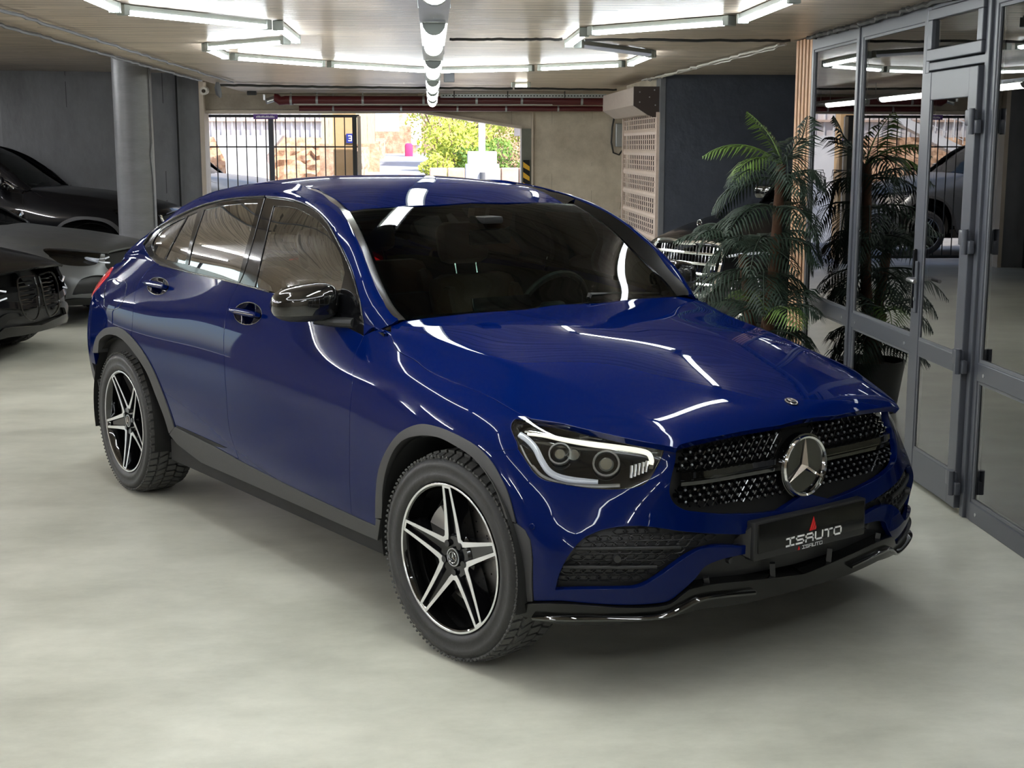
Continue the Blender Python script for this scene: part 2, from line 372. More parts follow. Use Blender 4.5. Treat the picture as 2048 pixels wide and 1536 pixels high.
# body wrap: each column runs from the sill (row 0) up to the belt / bonnet shut line (row 7)
cols = [
 # rear centre -> rear corner
 [(-3.58, 0, .34), (-3.64, 0, .42), (-3.69, 0, .52), (-3.71, 0, .64), (-3.70, 0, .76), (-3.67, 0, .88), (-3.64, 0, .99), (-3.62, 0, 1.09)],
 [(-3.57, .4, .34), (-3.63, .4, .42), (-3.67, .4, .52), (-3.69, .4, .64), (-3.68, .4, .76), (-3.65, .4, .88), (-3.62, .4, .99), (-3.60, .4, 1.085)],
 [(-3.48, .68, .34), (-3.54, .68, .42), (-3.57, .69, .52), (-3.59, .70, .64), (-3.58, .70, .76), (-3.56, .69, .88), (-3.53, .67, .99), (-3.52, .64, 1.08)],
 [(-3.39, .83, .34), (-3.42, .84, .42), (-3.44, .86, .52), (-3.45, .873, .64), (-3.45, .873, .76), (-3.44, .86, .87), (-3.43, .825, .98), (-3.42, .73, 1.09)],
 [(-3.27, .87, .34), (-3.28, .89, .42), (-3.29, .91, .52), (-3.29, .925, .64), (-3.29, .925, .76), (-3.28, .912, .87), (-3.27, .872, .985), (-3.26, .752, 1.12)],
 [(-3.10, .875, .34), (-3.10, .90, .42), (-3.10, .925, .52), (-3.10, .942, .64), (-3.10, .943, .76), (-3.10, .93, .87), (-3.10, .888, .99), (-3.10, .765, 1.145)],
 [(-2.85, .875, .33), (-2.85, .90, .41), (-2.85, .925, .51), (-2.85, .945, .64), (-2.85, .946, .76), (-2.85, .931, .88), (-2.85, .885, 1.01), (-2.85, .788, 1.163)],
 [(-2.50, .878, .32), (-2.50, .900, .40), (-2.50, .920, .50), (-2.50, .935, .63), (-2.50, .936, .76), (-2.50, .918, .89), (-2.50, .875, 1.02), (-2.50, .812, 1.152)],
 [(-2.10, .882, .31), (-2.10, .900, .385), (-2.10, .916, .49), (-2.10, .926, .62), (-2.10, .925, .76), (-2.10, .907, .89), (-2.10, .872, 1.015), (-2.10, .826, 1.145)],
 [(-1.70, .885, .31), (-1.70, .900, .38), (-1.70, .915, .48), (-1.70, .925, .62), (-1.70, .923, .76), (-1.70, .905, .885), (-1.70, .873, 1.005), (-1.70, .836, 1.136)],
 [(-1.30, .887, .31), (-1.30, .902, .38), (-1.30, .917, .48), (-1.30, .926, .62), (-1.30, .924, .755), (-1.30, .906, .875), (-1.30, .876, .99), (-1.30, .843, 1.115)],
 [(-.95, .890, .31), (-.95, .906, .38), (-.95, .921, .48), (-.95, .929, .62), (-.95, .926, .75), (-.95, .907, .865), (-.95, .877, .97), (-.95, .842, 1.082)],
 [(-.62, .893, .31), (-.62, .910, .38), (-.62, .925, .48), (-.62, .933, .62), (-.62, .929, .75), (-.62, .908, .86), (-.62, .872, .95), (-.62, .812, 1.045)],
 [(-.30, .895, .31), (-.30, .913, .38), (-.30, .929, .48), (-.30, .940, .62), (-.30, .936, .745), (-.30, .910, .845), (-.30, .868, .92), (-.30, .768, .982)],
 [(0., .895, .30), (0., .915, .37), (0., .932, .47), (0., .944, .61), (0., .940, .74), (0., .914, .825), (0., .862, .883), (0., .752, .932)],
 [(.22, .893, .29), (.22, .91, .355), (.22, .925, .45), (.22, .932, .58), (.22, .925, .70), (.22, .898, .785), (.22, .845, .843), (.23, .752, .885)],
 [(.36, .885, .27), (.37, .90, .335), (.37, .907, .42), (.37, .910, .53), (.35, .902, .64), (.33, .872, .735), (.31, .825, .805), (.31, .748, .855)],
 [(.49, .82, .265), (.495, .85, .33), (.495, .862, .41), (.49, .868, .50), (.46, .85, .60), (.43, .815, .70), (.40, .775, .78), (.41, .685, .835)],
 [(.59, .70, .262), (.605, .71, .33), (.61, .72, .41), (.605, .73, .50), (.575, .715, .60), (.55, .68, .70), (.53, .64, .775), (.54, .585, .818)],
 [(.67, .5, .262), (.69, .515, .33), (.70, .52, .41), (.70, .53, .50), (.685, .53, .60), (.675, .52, .70), (.66, .50, .77), (.648, .475, .812)],
 [(.705, .27, .262), (.725, .27, .33), (.735, .27, .41), (.735, .27, .50), (.725, .27, .60), (.712, .27, .70), (.698, .26, .775), (.688, .25, .825)],
 [(.715, 0, .262), (.735, 0, .33), (.745, 0, .41), (.745, 0, .50), (.735, 0, .60), (.722, 0, .70), (.708, 0, .78), (.698, 0, .832)],
]
Bn = np.array(cols, float).transpose(1, 0, 2)   # rows x columns
# greenhouse: rows belt .. roof edge
G = [
 [(-3.52, .66, 1.07), (-3.50, .64, 1.09), (-3.49, .60, 1.11), (-3.47, .55, 1.125), (-3.45, .48, 1.13)],
 [(-3.26, .752, 1.12), (-3.25, .735, 1.15), (-3.24, .710, 1.185), (-3.22, .66, 1.225), (-3.20, .57, 1.265)],
 [(-3.02, .772, 1.15), (-3.01, .757, 1.185), (-2.98, .735, 1.235), (-2.95, .69, 1.30), (-2.92, .58, 1.37)],
 [(-2.76, .794, 1.16), (-2.75, .770, 1.25), (-2.72, .708, 1.355), (-2.69, .665, 1.41), (-2.66, .57, 1.462)],
 [(-2.40, .817, 1.149), (-2.39, .782, 1.28), (-2.36, .672, 1.452), (-2.34, .636, 1.487), (-2.32, .56, 1.520)],
 [(-2.05, .828, 1.144), (-2.03, .787, 1.29), (-2.00, .648, 1.487), (-1.98, .615, 1.517), (-1.96, .55, 1.546)],
 [(-1.70, .836, 1.136), (-1.68, .792, 1.29), (-1.64, .643, 1.492), (-1.60, .612, 1.521), (-1.56, .555, 1.543)],
 [(-1.42, .841, 1.124), (-1.38, .797, 1.27), (-1.32, .678, 1.462), (-1.27, .648, 1.485), (-1.21, .620, 1.470)],
 [(-1.18, .843, 1.103), (-1.12, .808, 1.22), (-1.055, .722, 1.385), (-1.02, .693, 1.400), (-.97, .667, 1.365)],
 [(-.98, .843, 1.085), (-.93, .820, 1.165), (-.875, .770, 1.270), (-.84, .738, 1.290), (-.80, .710, 1.235)],
 [(-.80, .838, 1.064), (-.77, .826, 1.105), (-.735, .806, 1.165), (-.71, .772, 1.182), (-.685, .735, 1.150)],
 [(-.62, .812, 1.045), (-.62, .806, 1.052), (-.615, .795, 1.062), (-.60, .772, 1.078), (-.59, .738, 1.085)],
]
Gn = np.array(G, float).transpose(1, 0, 2)
# bonnet
Hx = [-.85, -.6, -.3, 0, .25, .45, .60, .70, .78]
H = [
 [(.905, .905), (.875, .985), (.835, 1.05), (.76, 1.09), (.35, 1.112), (0, 1.115)],
 [(.905, .87), (.868, .955), (.806, 1.045), (.735, 1.066), (.33, 1.088), (0, 1.092)],
 [(.910, .845), (.868, .92), (.768, .982), (.690, 1.020), (.32, 1.056), (0, 1.062)],
 [(.914, .825), (.862, .883), (.752, .932), (.640, .981), (.31, 1.022), (0, 1.030)],
 [(.895, .79), (.84, .84), (.748, .882), (.592, .934), (.30, .975), (0, .984)],
 [(.84, .72), (.79, .78), (.705, .830), (.555, .888), (.29, .930), (0, .940)],
 [(.76, .70), (.70, .762), (.610, .812), (.520, .848), (.28, .888), (0, .900)],
 [(.69, .68), (.63, .735), (.55, .782), (.480, .808), (.26, .846), (0, .862)],
 [(.62, .60), (.57, .66), (.51, .71), (.45, .735), (.24, .770), (0, .790)],
]
Hn = np.array([[(Hx[i], w_, z_) for w_, z_ in H[i]] for i in range(len(Hx))], float).transpose(1, 0, 2)
ca_, cb_ = Hn[3]+(Hn[2]-Hn[3])*.16, Hn[3]+(Hn[4]-Hn[3])*.09
cb_[:, 2] += .002; ca_[:, 2] += .0015
Hn = np.concatenate([Hn[:3], ca_[None], Hn[3:4], cb_[None], Hn[4:]])
Hn = np.concatenate([Hn, Hn[[-2, -3]]*[1, -1, 1]])
# phantom row 8 of the body wrap follows the greenhouse / bonnet so that the shading runs on
r8 = []
for c in Bn[7]:
    x = c[0]
    if c[1] < .60 and x < 0: r8.append(c+[.10, 0, .05])
    elif x < -.55: r8.append([np.interp(x, Gn[0][:, 0], Gn[1][:, k]) for k in range(3)])
    elif x < .3: r8.append([x, np.interp(x, Hx, Hn[4][:, 1]), np.interp(x, Hx, Hn[4][:, 2])])
    else: r8.append([c[0]-.12, c[1]*.82, c[2]+.038])
r8 = np.array(r8); r8[:, 0][(r8[:, 0] < -3.2)] += 0
Bf = np.concatenate([Bn, r8[None]]); mir = np.array([1, -1, 1])
Bf = np.concatenate([Bf[:, 1:2]*mir, Bf, Bf[:, -2:-1]*mir], axis=1)
B = Patch(Bf); s0B, s1B = B.s[1], B.s[-2]     # rear and front centre plane
g6 = np.array([[np.interp(x, Bn[6][3:14, 0], Bn[6][3:14, k]) for k in range(3)] for x in Gn[0][:, 0]])
GP = Patch(np.concatenate([g6[None], Gn]))
HP = Patch(Hn)
# roof: rows roof edge .. centre (mirrored), columns front .. rear
Rc = [(-1.16, 1.470, 1.466, .56, 1.450), (-1.28, 1.508, 1.503, .57, 1.485), (-1.45, 1.545, 1.538, .575, 1.516), (-1.7, 1.570, 1.562, .565, 1.539), (-2.0, 1.576, 1.568, .555, 1.545), (-2.35, 1.549, 1.542, .56, 1.518),
      (-2.7, 1.487, 1.482, .57, 1.455), (-3.0, 1.392, 1.390, .58, 1.352), (-3.25, 1.290, 1.288, .575, 1.245), (-3.45, 1.195, 1.190, .545, 1.150), (-3.62, 1.115, 1.110, .50, 1.080)]
Rn = np.array([[(x-(.07 if i == 0 else .05 if i == 1 else .02 if i == 2 else 0), we, ze) for i, (x, zc, zm, we, ze) in enumerate(Rc)], [(x-(.02 if i < 2 else 0), .33, zm) for i, (x, zc, zm, we, ze) in enumerate(Rc)], [(x, 0, zc) for x, zc, zm, we, ze in Rc]])
Rn = np.concatenate([Rn, Rn[[1, 0]]*[1, -1, 1]])
RP = Patch(Rn)
# windscreen: rows base .. header
Wn = []
for (xc, zc, xe, we, ze) in [(-.47, 1.02, -.55, .735, 1.035), (-.56, 1.085, -.625, .728, 1.082), (-.66, 1.152, -.715, .718, 1.146), (-.77, 1.233, -.825, .696, 1.226), (-.94, 1.342, -.99, .655, 1.350), (-1.16, 1.468, -1.23, .605, 1.464), (-1.28, 1.51, -1.36, .58, 1.50)]:
    row = []
    for f in (1.08, 1., .66, .33, 0, -.33): row.append((lerp(xc, xe, f*f), we*f, lerp(zc, ze, f*f)))
    Wn.append(row)
WP = Patch(np.array(Wn))
# ================================================================ curves traced on the photograph
beltT = [(287, 490, 1), (297, 512), (311, 526), (372, 542), (430, 555), (477, 567), (540, 584), (620, 618), (687, 651), (727, 671, 1)]
winT = [(287, 490, 1), (291, 480), (304, 466), (331, 446), (372, 424), (413, 408), (465, 397), (531, 393), (584, 400), (625, 417), (653, 443), (673, 477), (690, 511), (704, 545), (718, 596), (727, 640), (727, 671, 1)]
archFo = [(753, 1035, 1), (754, 985), (760, 938), (776, 899), (802, 866), (838, 850), (870, 853), (909, 868), (952, 892), (981, 921), (1001, 954), (1017, 988), (1033, 1045, 1)]
archFi = [(766, 1035, 1), (768, 970), (782, 915), (805, 882), (838, 871), (877, 874), (909, 889), (948, 915), (979, 954), (998, 990), (1013, 1035, 1)]
archRo = [(187, 705, 1), (191, 684), (198, 669), (212, 657), (232, 654.5), (248, 660), (268, 679), (289, 707), (309, 744), (326, 785), (340, 823), (350, 854, 1)]
Bcut = [(477, 567, 1), (461, 600), (451.5, 630), (447.7, 675), (449, 733), (454.5, 818), (460, 865), (477, 917, 1)]
Acut = [(727, 671, 1), (720, 688), (708, 714), (706, 735), (705, 767), (700, 818), (699, 865), (699, 960), (703, 1030, 1)]
Ccut = [(311, 526, 1), (298, 538), (284, 556), (273, 579), (267, 613), (263, 676, 1)]
sillB = [(350, 854, 1), (429, 893), (500, 932), (600, 982), (703, 1030), (752, 1052, 1)]
hoodL = [(799, 639, 1), (784, 648), (782, 658), (783, 671), (788, 689), (798, 703), (830, 720), (854, 739), (905, 763), (973, 790), (1030, 822), (1062, 838, 1)]
roofT = [(598, 367, 1), (636, 376), (660, 390), (678, 400), (700, 422)]           # black strip, upper edge
pilI = [(598, 368, 1), (620, 378), (646, 389), (660, 402), (678, 415.6), (695, 441), (707, 464), (724.5, 500), (735, 530), (757, 580), (766, 599), (773, 615), (785, 630.5), (799, 639, 1)]
lamp = [(1031, 838, 1), (1061, 838), (1123, 848), (1185, 862), (1266, 881), (1328, 892, 1), (1324, 914), (1308, 945), (1291, 967), (1266, 976), (1226, 979), (1174, 976), (1123, 968), (1088, 959), (1068, 945), (1047, 914), (1034, 885), (1023, 859), (1024, 846)]
car = empty('car', 'glossy dark blue coupe with black diamond grille, parked in the middle of the hall', 'car')
PX = lambda patch, pts, n=5: patch.cv(pts, 'px', n)
def rev(a): return a[::-1]
cat = lambda *a: np.concatenate(a)
# --- curves in body-wrap parameters
b_belt = PX(B, beltT[2:]); iB = int(np.argmin(abs(to_px(B.ev(b_belt)[0])[:, 0]-477)))
q_belt_r, q_belt_f = b_belt[:iB+1], b_belt[iB:]
qA, qB, qC = PX(B, Acut), PX(B, Bcut), PX(B, Ccut)
q_sill = PX(B, sillB); s1 = int(np.argmin(abs(to_px(B.ev(q_sill)[0])[:, 0]-477))); s2 = int(np.argmin(abs(to_px(B.ev(q_sill)[0])[:, 0]-703)))
qFo, qFi, qRo = PX(B, archFo), PX(B, archFi), PX(B, archRo)
iC = int(np.argmin(abs(to_px(B.ev(qRo)[0])[:, 0]-265)))
paint = MT['paint']
HANDLES = ((316, 572, 21, 17), (496, 627, 27, 22))
def ell(h_): cx, cy, rx, ry = h_; return PX(B, [(cx+rx*math.cos(a), cy+ry*math.sin(a)) for a in np.linspace(0, 2*math.pi, 17)], 2)
panel('front_door', B, cat(q_belt_f, qA, rev(q_sill[s1:s2+1]), rev(qB)), paint, car, holes=[ell(HANDLES[1])])
panel('rear_door', B, cat(q_belt_r, qB, rev(q_sill[:s1+1]), rev(qRo[iC+3:]), rev(qC)), paint, car, holes=[ell(HANDLES[0])])
# front fender, with its tongue up the windscreen pillar made on the greenhouse patch
q_hl = PX(B, hoodL[1:]); q_lampr = PX(B, [(1031, 838, 1), (1024, 846), (1023, 859), (1034, 885), (1036, 899, 1)])
q_seam = PX(B, [(960, 902, 1), (1000, 901), (1036, 899, 1)])
iS = int(np.argmin(abs(to_px(B.ev(qFo)[0])[:, 0]-960)))
tng = B.inv([(727, 671), (735, 667), (755, 660), (784, 648)])
panel('fender', B, cat(tng, q_hl, q_lampr, rev(q_seam), rev(qFo[:iS]), rev(q_sill[s2:]), rev(qA)), paint, car)
g_t = cat(PX(GP, [(727, 671, 1), (727, 640), (722, 615, 1)]), PX(GP, [(722, 615, 1), (748, 616), (773, 615, 1)]), PX(GP, [(773, 615, 1), (785, 630.5), (799, 639, 1)]), GP.inv([(784, 648), (755, 660)]))
panel('fender_corner', GP, g_t, paint, car, gap=.0006, depth=.012, bev=.0004)
# roof side frame: from the windscreen pillar back over the doors to the tail
def cut(q, u0, patch, after=True):
    U = to_px(patch.ev(q)[0])[:, 0]; return int(np.argmin(abs(U-u0)))
q_wt = PX(GP, winT); a_ = int(np.argmin(((to_px(GP.ev(q_wt)[0])-[722, 615])**2).sum(1)))
q_pi = PX(GP, pilI); b_ = int(np.argmin(((to_px(GP.ev(q_pi)[0])-[773, 615])**2).sum(1)))
top_rear = GP.ev(np.array([[.5, .5]]))
st_edge = GP.inv([(x, z) for x, z in ((-1.75, 1.545), (-2.1, 1.543), (-2.4, 1.513), (-2.7, 1.45), (-2.95, 1.365), (-3.2, 1.265), (-3.4, 1.16))], 'xz')
tail_st = np.array([(.0, 1.0), (.0, .6), (.0, .28)])
q_low = GP.inv([(-3.40, 1.10), (-3.26, 1.125), (-3.1, 1.145), (-2.9, 1.160), (-2.7, 1.155)], 'xz')
x_sd = np.array([[s_, 1.0] for s_ in np.linspace(cut(q_pi, 598, GP) and q_pi[0][0], .0, 14)])
panel('roof_frame', GP, cat(q_wt[:a_+1], PX(GP, [(722, 615, 1), (748, 616), (773, 615, 1)]), rev(q_pi[:b_+1]), x_sd[1:], tail_st[1:], q_low[:4], PX(GP, [(311, 526, 1), (297, 512), (289, 497, 1)])), paint, car, gap=.0012)
# quarter panel behind the rear door, wrapping round the corner
tailx = np.linspace(0, 1, 7)
jB = B.s[1:]
qp_low = B.inv([(-3.22, .60), (-3.30, .60)], 'xz')
crn = np.array([[jB[2], v] for v in np.linspace(.50, .86, 6)])
q_qtop = B.inv([(-3.3, 1.11), (-3.1, 1.145), (-2.9, 1.160), (-2.75, 1.160)], 'xz')
panel('quarter_panel', B, cat(qC, rev(qRo[:iC]), qp_low, crn, [[jB[3], .875]], q_qtop), paint, car, gap=.0018)
# tail gate, rear bumper (turned away from the camera)
panel('tailgate', B, cat(np.array([[s0B, v] for v in np.linspace(.52, .87, 6)]), np.array([[u, .87] for u in np.linspace(s0B, jB[2], 6)]), rev(crn), np.array([[u, .50] for u in np.linspace(jB[2], s0B, 6)])), paint, car, mirror='join', gap=.002)
rb = cat(np.array([[s0B, v] for v in np.linspace(0.02, .48, 6)]), np.array([[u, .485] for u in np.linspace(s0B, jB[2], 6)]), rev(qp_low)[:1], B.inv([(-3.24, .50), (-3.22, .36)], 'xz'), np.array([[u, .02] for u in np.linspace(jB[3], s0B, 6)]))
panel('rear_bumper', B, rb, MT['plastic'], car, mirror='join')
# claddings
archRi = [(198, 705, 1), (200, 682), (208, 673), (220, 668.5), (236, 672), (254, 686), (276, 714), (296, 746), (313, 789), (330, 833), (340, 866, 1)]
qRi = PX(B, archRi)
panel('arch_trim', B, cat(qRo, rev(qRi)), MT['plastic'], car, lift=.006, depth=.05, gap=.0, h=.02)
panel('arch_trim', B, cat(qFo, rev(qFi)), MT['plastic'], car, lift=.006, depth=.05, gap=.0, h=.02)
sb = B.inv([(340, 868), (356, 888), (405, 927), (500, 968), (600, 1013), (700, 1058), (757, 1083), (762, 1040), (753, 1036)])
panel('sill_trim', B, cat(q_sill, sb[::-1]), MT['plastic'], car, lift=.004, depth=.06, gap=.0008)
panel('door_trim_strip', B, PX(B, [(352, 850, 1), (380, 862), (420, 880), (455, 896, 1), (430, 892), (380, 869), (353, 857, 1)], 4), MT['black'], car, lift=.001, depth=.0, gap=0)
fc = B.inv([(1015, 1040), (1034, 1047), (1050, 1060), (1061, 1080), (1065, 1120), (1066, 1203), (1045, 1203), (1041, 1140), (1036, 1090), (1026, 1060)])
panel('bumper_corner_trim', B, fc, MT['plastic'], car, lift=.003, depth=.04)
# bonnet
h_out = PX(HP, hoodL); h_f1 = PX(HP, [(1062, 838, 1), (1123, 847), (1164, 857), (1266, 879), (1328, 890), (1353, 896, 1)])
h_f2 = PX(HP, [(1353, 896, 1), (1363, 888), (1409, 877), (1491, 861), (1560, 850, 1)])
cs = [k for k in (1,)]; tc_ = HP.t[7]
xb = HP.ev(np.array([[s_, tc_] for s_ in np.linspace(0, 1, 200)]))[0]
s_front = np.linspace(0, 1, 200)[int(np.argmin(abs(xb[:, 0]-.733)))]; s_back = np.linspace(0, 1, 200)[int(np.argmin(abs(xb[:, 0]+.575)))]
h_c = np.array([[s_, tc_] for s_ in np.linspace(s_front, s_back, 20)])
h_b = PX(HP, [(1060, 619, 1), (1008, 622), (905, 629.5), (814, 638), (799, 639, 1)])
panel('bonnet', HP, cat(h_out, h_f1[1:], h_f2[1:], h_c, h_b[1:-1]), paint, car, mirror='join', h=.028, gap=.0016)
# ---- front bumper: one skin with the grille and the intakes cut away
grl = [(1352, 898, 1), (1351, 918), (1344, 949), (1339, 977), (1342, 996), (1352, 1010), (1370, 1020), (1394, 1024), (1440, 1028), (1480, 1028), (1519, 1027), (1560, 1022)]
q_lampb = PX(B, [(1036, 899, 1), (1047, 914), (1068, 945), (1088, 959), (1123, 968), (1174, 976), (1226, 979), (1266, 976), (1291, 967), (1308, 945), (1324, 914), (1330, 894, 1)])
q_gr = PX(B, grl)
def ctr(z0, z1, n=6):
    zz = B.ev(np.array([[s1B, t] for t in np.linspace(0, 1, 300)]))[0][:, 2]; tt = np.linspace(0, 1, 300)
    return np.array([[s1B, tt[int(np.argmin(abs(zz-z)))]] for z in np.linspace(z0, z1, n)])
itop = [(1481, 1069, 1), (1420, 1067), (1360, 1062), (1320, 1056), (1280, 1052), (1245, 1053), (1212, 1058), (1188, 1066), (1168, 1076), (1148, 1096), (1130, 1123), (1116, 1155), (1110, 1180)]
ibot = [(1110, 1180), (1160, 1179), (1240, 1178), (1280, 1174), (1320, 1152), (1352, 1129), (1380, 1110), (1405, 1098), (1440, 1091), (1481, 1092, 1)]
low = [(1481, 1110, 1), (1440, 1120), (1410, 1134), (1392, 1156), (1378, 1170), (1360, 1186), (1345, 1198), (1328, 1205), (1290, 1209), (1240, 1210), (1180, 1207), (1125, 1202), (1095, 1202), (1068, 1202, 1)]
q_iT = cat(ctr(.498, .498, 1), B.inv([(.15, .497)], 'wz'), PX(B, itop)); q_iB = PX(B, ibot); q_lw = PX(B, low)
q_fc = B.inv([(1066, 1120), (1061, 1080), (1050, 1060), (1034, 1047)])
panel('front_bumper', B, cat(q_seam, q_lampb[1:], B.inv([(1340, 896)]), q_gr, ctr(.590, .498), q_iT[1:], q_iB[1:], B.inv([(.20, .455)], 'wz'), B.inv([(.20, .432)], 'wz'), q_lw, q_fc, rev(qFo[iS:-1])), paint, car, mirror='join', h=.024, gap=.0014)
# recessed intake behind it, with hexagon ribs and two blades
ir = cat(ctr(.52, .50, 2), q_iT[1:-1], B.inv([(1108, 1182), (1240, 1190), (1330, 1170), (1400, 1150)]), B.inv([(1440, 1165), (1470, 1170)]), ctr(.30, .50, 8))
panel('intake_mesh', B, cat(PX(B, [(1470, 1060, 1), (1280, 1045), (1205, 1052), (1160, 1074), (1125, 1120), (1104, 1184, 1), (1240, 1186), (1300, 1180), (1345, 1190), (1400, 1175, 1)]), ctr(.335, .50, 8), B.inv([(.2, .505)], 'wz')), MT['dark_plastic'], car, mirror='join', lift=-.034, depth=0, gap=0)
def ribbon(name, patch, pts, wd, hgt, material, n=6, both=True, space='px', lift=0., sub=None):
    """a raised strip laid on a patch along a traced curve"""
    q = patch.cv(pts, space, n); P, N, _, _ = patch.ev(q); P = P+N*lift; T = np.gradient(P, axis=0); T /= np.maximum(np.linalg.norm(T, axis=1), 1e-9)[:, None]; S_ = np.cross(T, N)
    wd = np.interp(np.linspace(0, 1, len(P)), np.linspace(0, 1, len(wd)), wd) if hasattr(wd, '__len__') else np.full(len(P), wd)
    out = []
    for sgn in ((1, -1) if both else (1,)):
        V = []; Fc = []
        for i in range(len(P)):
            for a, b in ((-.5, -1), (-.5, .5), (-.25, 1), (.25, 1), (.5, .5), (.5, -1)):
                p = P[i]+S_[i]*a*wd[i]+N[i]*(b*hgt); V.append((p[0], p[1]*sgn, p[2]))
        for i in range(len(P)-1):
            for k in range(5):
                f = (i*6+k, i*6+k+1, i*6+7+k, i*6+6+k); Fc.append(f if sgn < 0 else f[::-1])
        Fc += [tuple(range(6)), tuple(range((len(P)-1)*6, len(P)*6))]
        o = mesh_obj(name, V, Fc, material, sub or car, True, 50); out.append(o)
    return out
for pts in ([(1152, 1098, 1), (1220, 1099), (1290, 1099), (1368, 1098, 1)], [(1124, 1139, 1), (1200, 1140), (1270, 1140), (1318, 1139, 1)]):
    ribbon('intake_blade', B, pts, .012, .006, MT['dark_plastic'], lift=-.022)
hx = MB()
def surf(patch, w_, z_, d):
    q = patch.inv([(w_, z_)], 'wz'); P, N, _, _ = patch.ev(q); return P[0]+N[0]*d, N[0]
inner = catmull([(1112, 1174, 1), (1135, 1125), (1172, 1082), (1215, 1064), (1280, 1058), (1360, 1068), (1440, 1074, 1), (1440, 1088, 1), (1400, 1095), (1320, 1147), (1275, 1170), (1112, 1174, 1)], 4)
hp = []
for r_ in range(9):
    for c_ in range(17):
        hp.append((1112+c_*22+(11 if r_ % 2 else 0), 1062+r_*14.5))
hp = np.array(hp); hp = hp[inside(inner, hp)]; hq = B.inv(hp); hP, hN, hs, ht = B.ev(hq)
for P_, N_, s_ in zip(hP, hN, hs):
    s_ = s_/np.linalg.norm(s_); u_ = np.cross(N_, s_)
    for sg in (1, -1):
        ring = [P_+N_*(-.030)+s_*math.cos(a)*.023+u_*math.sin(a)*.011 for a in np.linspace(0, 2*math.pi, 7)]
        ring = [(p[0], p[1]*sg, p[2]) for p in ring]
        hx.tube(ring, .0028, 4, cap=False)
tag(hx.obj('hexagon_ribs', MT['dark_plastic'], car, True), kind='stuff')
# lower lip and splitter in gloss black
ll = cat(PX(B, [(1066, 1204, 1), (1125, 1204), (1240, 1212), (1330, 1207), (1362, 1187), (1378, 1176), (1392, 1172), (1420, 1166), (1480, 1160, 1)]), ctr(.318, .262, 4), B.inv([(.25, .262)], 'wz'), B.inv([(1400, 1214), (1312, 1234), (1200, 1246), (1100, 1240), (1068, 1236), (1040, 1230), (1040, 1204)]))
panel('front_splitter', B, ll, MT['plate'], car, mirror='join', lift=.012, depth=.07, gap=.001)
ribbon('splitter_edge', B, [(1072, 1226, 1), (1125, 1228), (1200, 1230), (1280, 1228), (1330, 1222), (1360, 1208), (1392, 1192), (1440, 1184), (1500, 1178, 1)], .014, .012, MT['piano'], lift=.018)
for w_ in (-.42, -.14, .14, .42):
    p, n_ = surf(B, abs(w_), .375, -.012); p2, _ = surf(B, abs(w_)*.97, .33, -.005); sg = 1 if w_ > 0 else -1
    MB().tube([(p[0], p[1]*sg, p[2]), (p2[0], p2[1]*sg, p2[2])], .012, 4).obj('intake_fin', MT['dark_plastic'], car)
def disc_on(name, px, r, material, patch=B, lift=0., hgt=.006, both=True, n=20, parent=None, ring=None):
    q = patch.inv([px]); P, N, S_, T_ = patch.ev(q); P, N, S_ = P[0]+N[0]*lift, N[0], S_[0]/np.linalg.norm(S_[0]); U_ = np.cross(N, S_); out = []
    for sg in ((1, -1) if both else (1,)):
        mb = MB(); f = lambda v: (v[0], v[1]*sg, v[2])
        prof = [(0, hgt), (r*.8, hgt), (r, hgt*.4), (r, -.004)] if ring is None else [(ring, -.002), (ring, hgt), (r, hgt), (r, -.002)]
        V = []; Fc = []; m = len(prof)
        for i in range(n):
            a = 2*math.pi*i/n
            for rr, h in prof: V.append(f(P+S_*math.cos(a)*rr+U_*math.sin(a)*rr+N*h))
        for i in range(n):
            for k in range(m-1): Fc.append((i*m+k, ((i+1) % n)*m+k, ((i+1) % n)*m+k+1, i*m+k+1))
        out.append(mb.add(V, Fc).obj(name, material, parent or car, True))
    return out
disc_on('parking_sensor', (1236, 1120), .014, MT['dark_plastic'], lift=-.018, hgt=.012)
disc_on('parking_sensor', (1463, 1122), .012, MT['dark_plastic'], lift=-.012, hgt=.01)
disc_on('parking_sensor', (1064, 1053), .010, paint, lift=.0, hgt=.003)
# ---- grille
g_loop = cat(PX(B, [(1352, 894, 1), (1351, 918), (1344, 949), (1338, 977), (1341, 998), (1352, 1013), (1370, 1023), (1440, 1031), (1519, 1030), (1560, 1026)]), ctr(.585, .83, 10), B.inv([(.25, .826), (.40, .815)], 'wz'), B.inv([(1375, 878)]))
gb = panel('grille', B, g_loop, MT['black'], car, mirror='join', lift=-.045, depth=0, gap=-.008)[0]
gpoly = catmull([(0, .812, 1), (.2, .806), (.40, .793), (.475, .783), (.497, .76), (.512, .70), (.525, .655), (.515, .62), (.46, .603), (.3, .596), (0, .594, 1)], 6)
pins = MB(); stalks = MB(); pl = []
for r_ in range(12):
    z_ = .795-.0188*r_
    for c_ in range(17):
        w_ = .105+.0335*c_+(.01675 if r_ % 2 else 0)
        if .668 < z_ < .722: continue
        if math.hypot(w_, z_-.68) < .118: continue
        pl.append((w_, z_))
pl = np.array(pl); pl = pl[inside(offset(gpoly, .010), pl)]
q = B.inv(pl, 'wz'); P, N, S_, T_ = B.ev(q)
for i in range(len(P)):
    n_ = N[i]*.35+np.array([.65, 0, .05]); n_ /= np.linalg.norm(n_)
    for sg in (1, -1):
        b_ = P[i]-n_*.016; f = lambda v: (v[0], v[1]*sg, v[2])
        pins.tube([f(b_), f(b_+n_*.004), f(b_+n_*.0055)], [.0044, .0040, .0018], 8)
        stalks.tube([f(b_-n_*.03), f(b_)], [.008, .0046], 6)
        for dx, dz in ((.01675, .0188), (.01675, -.0188)):
            pass
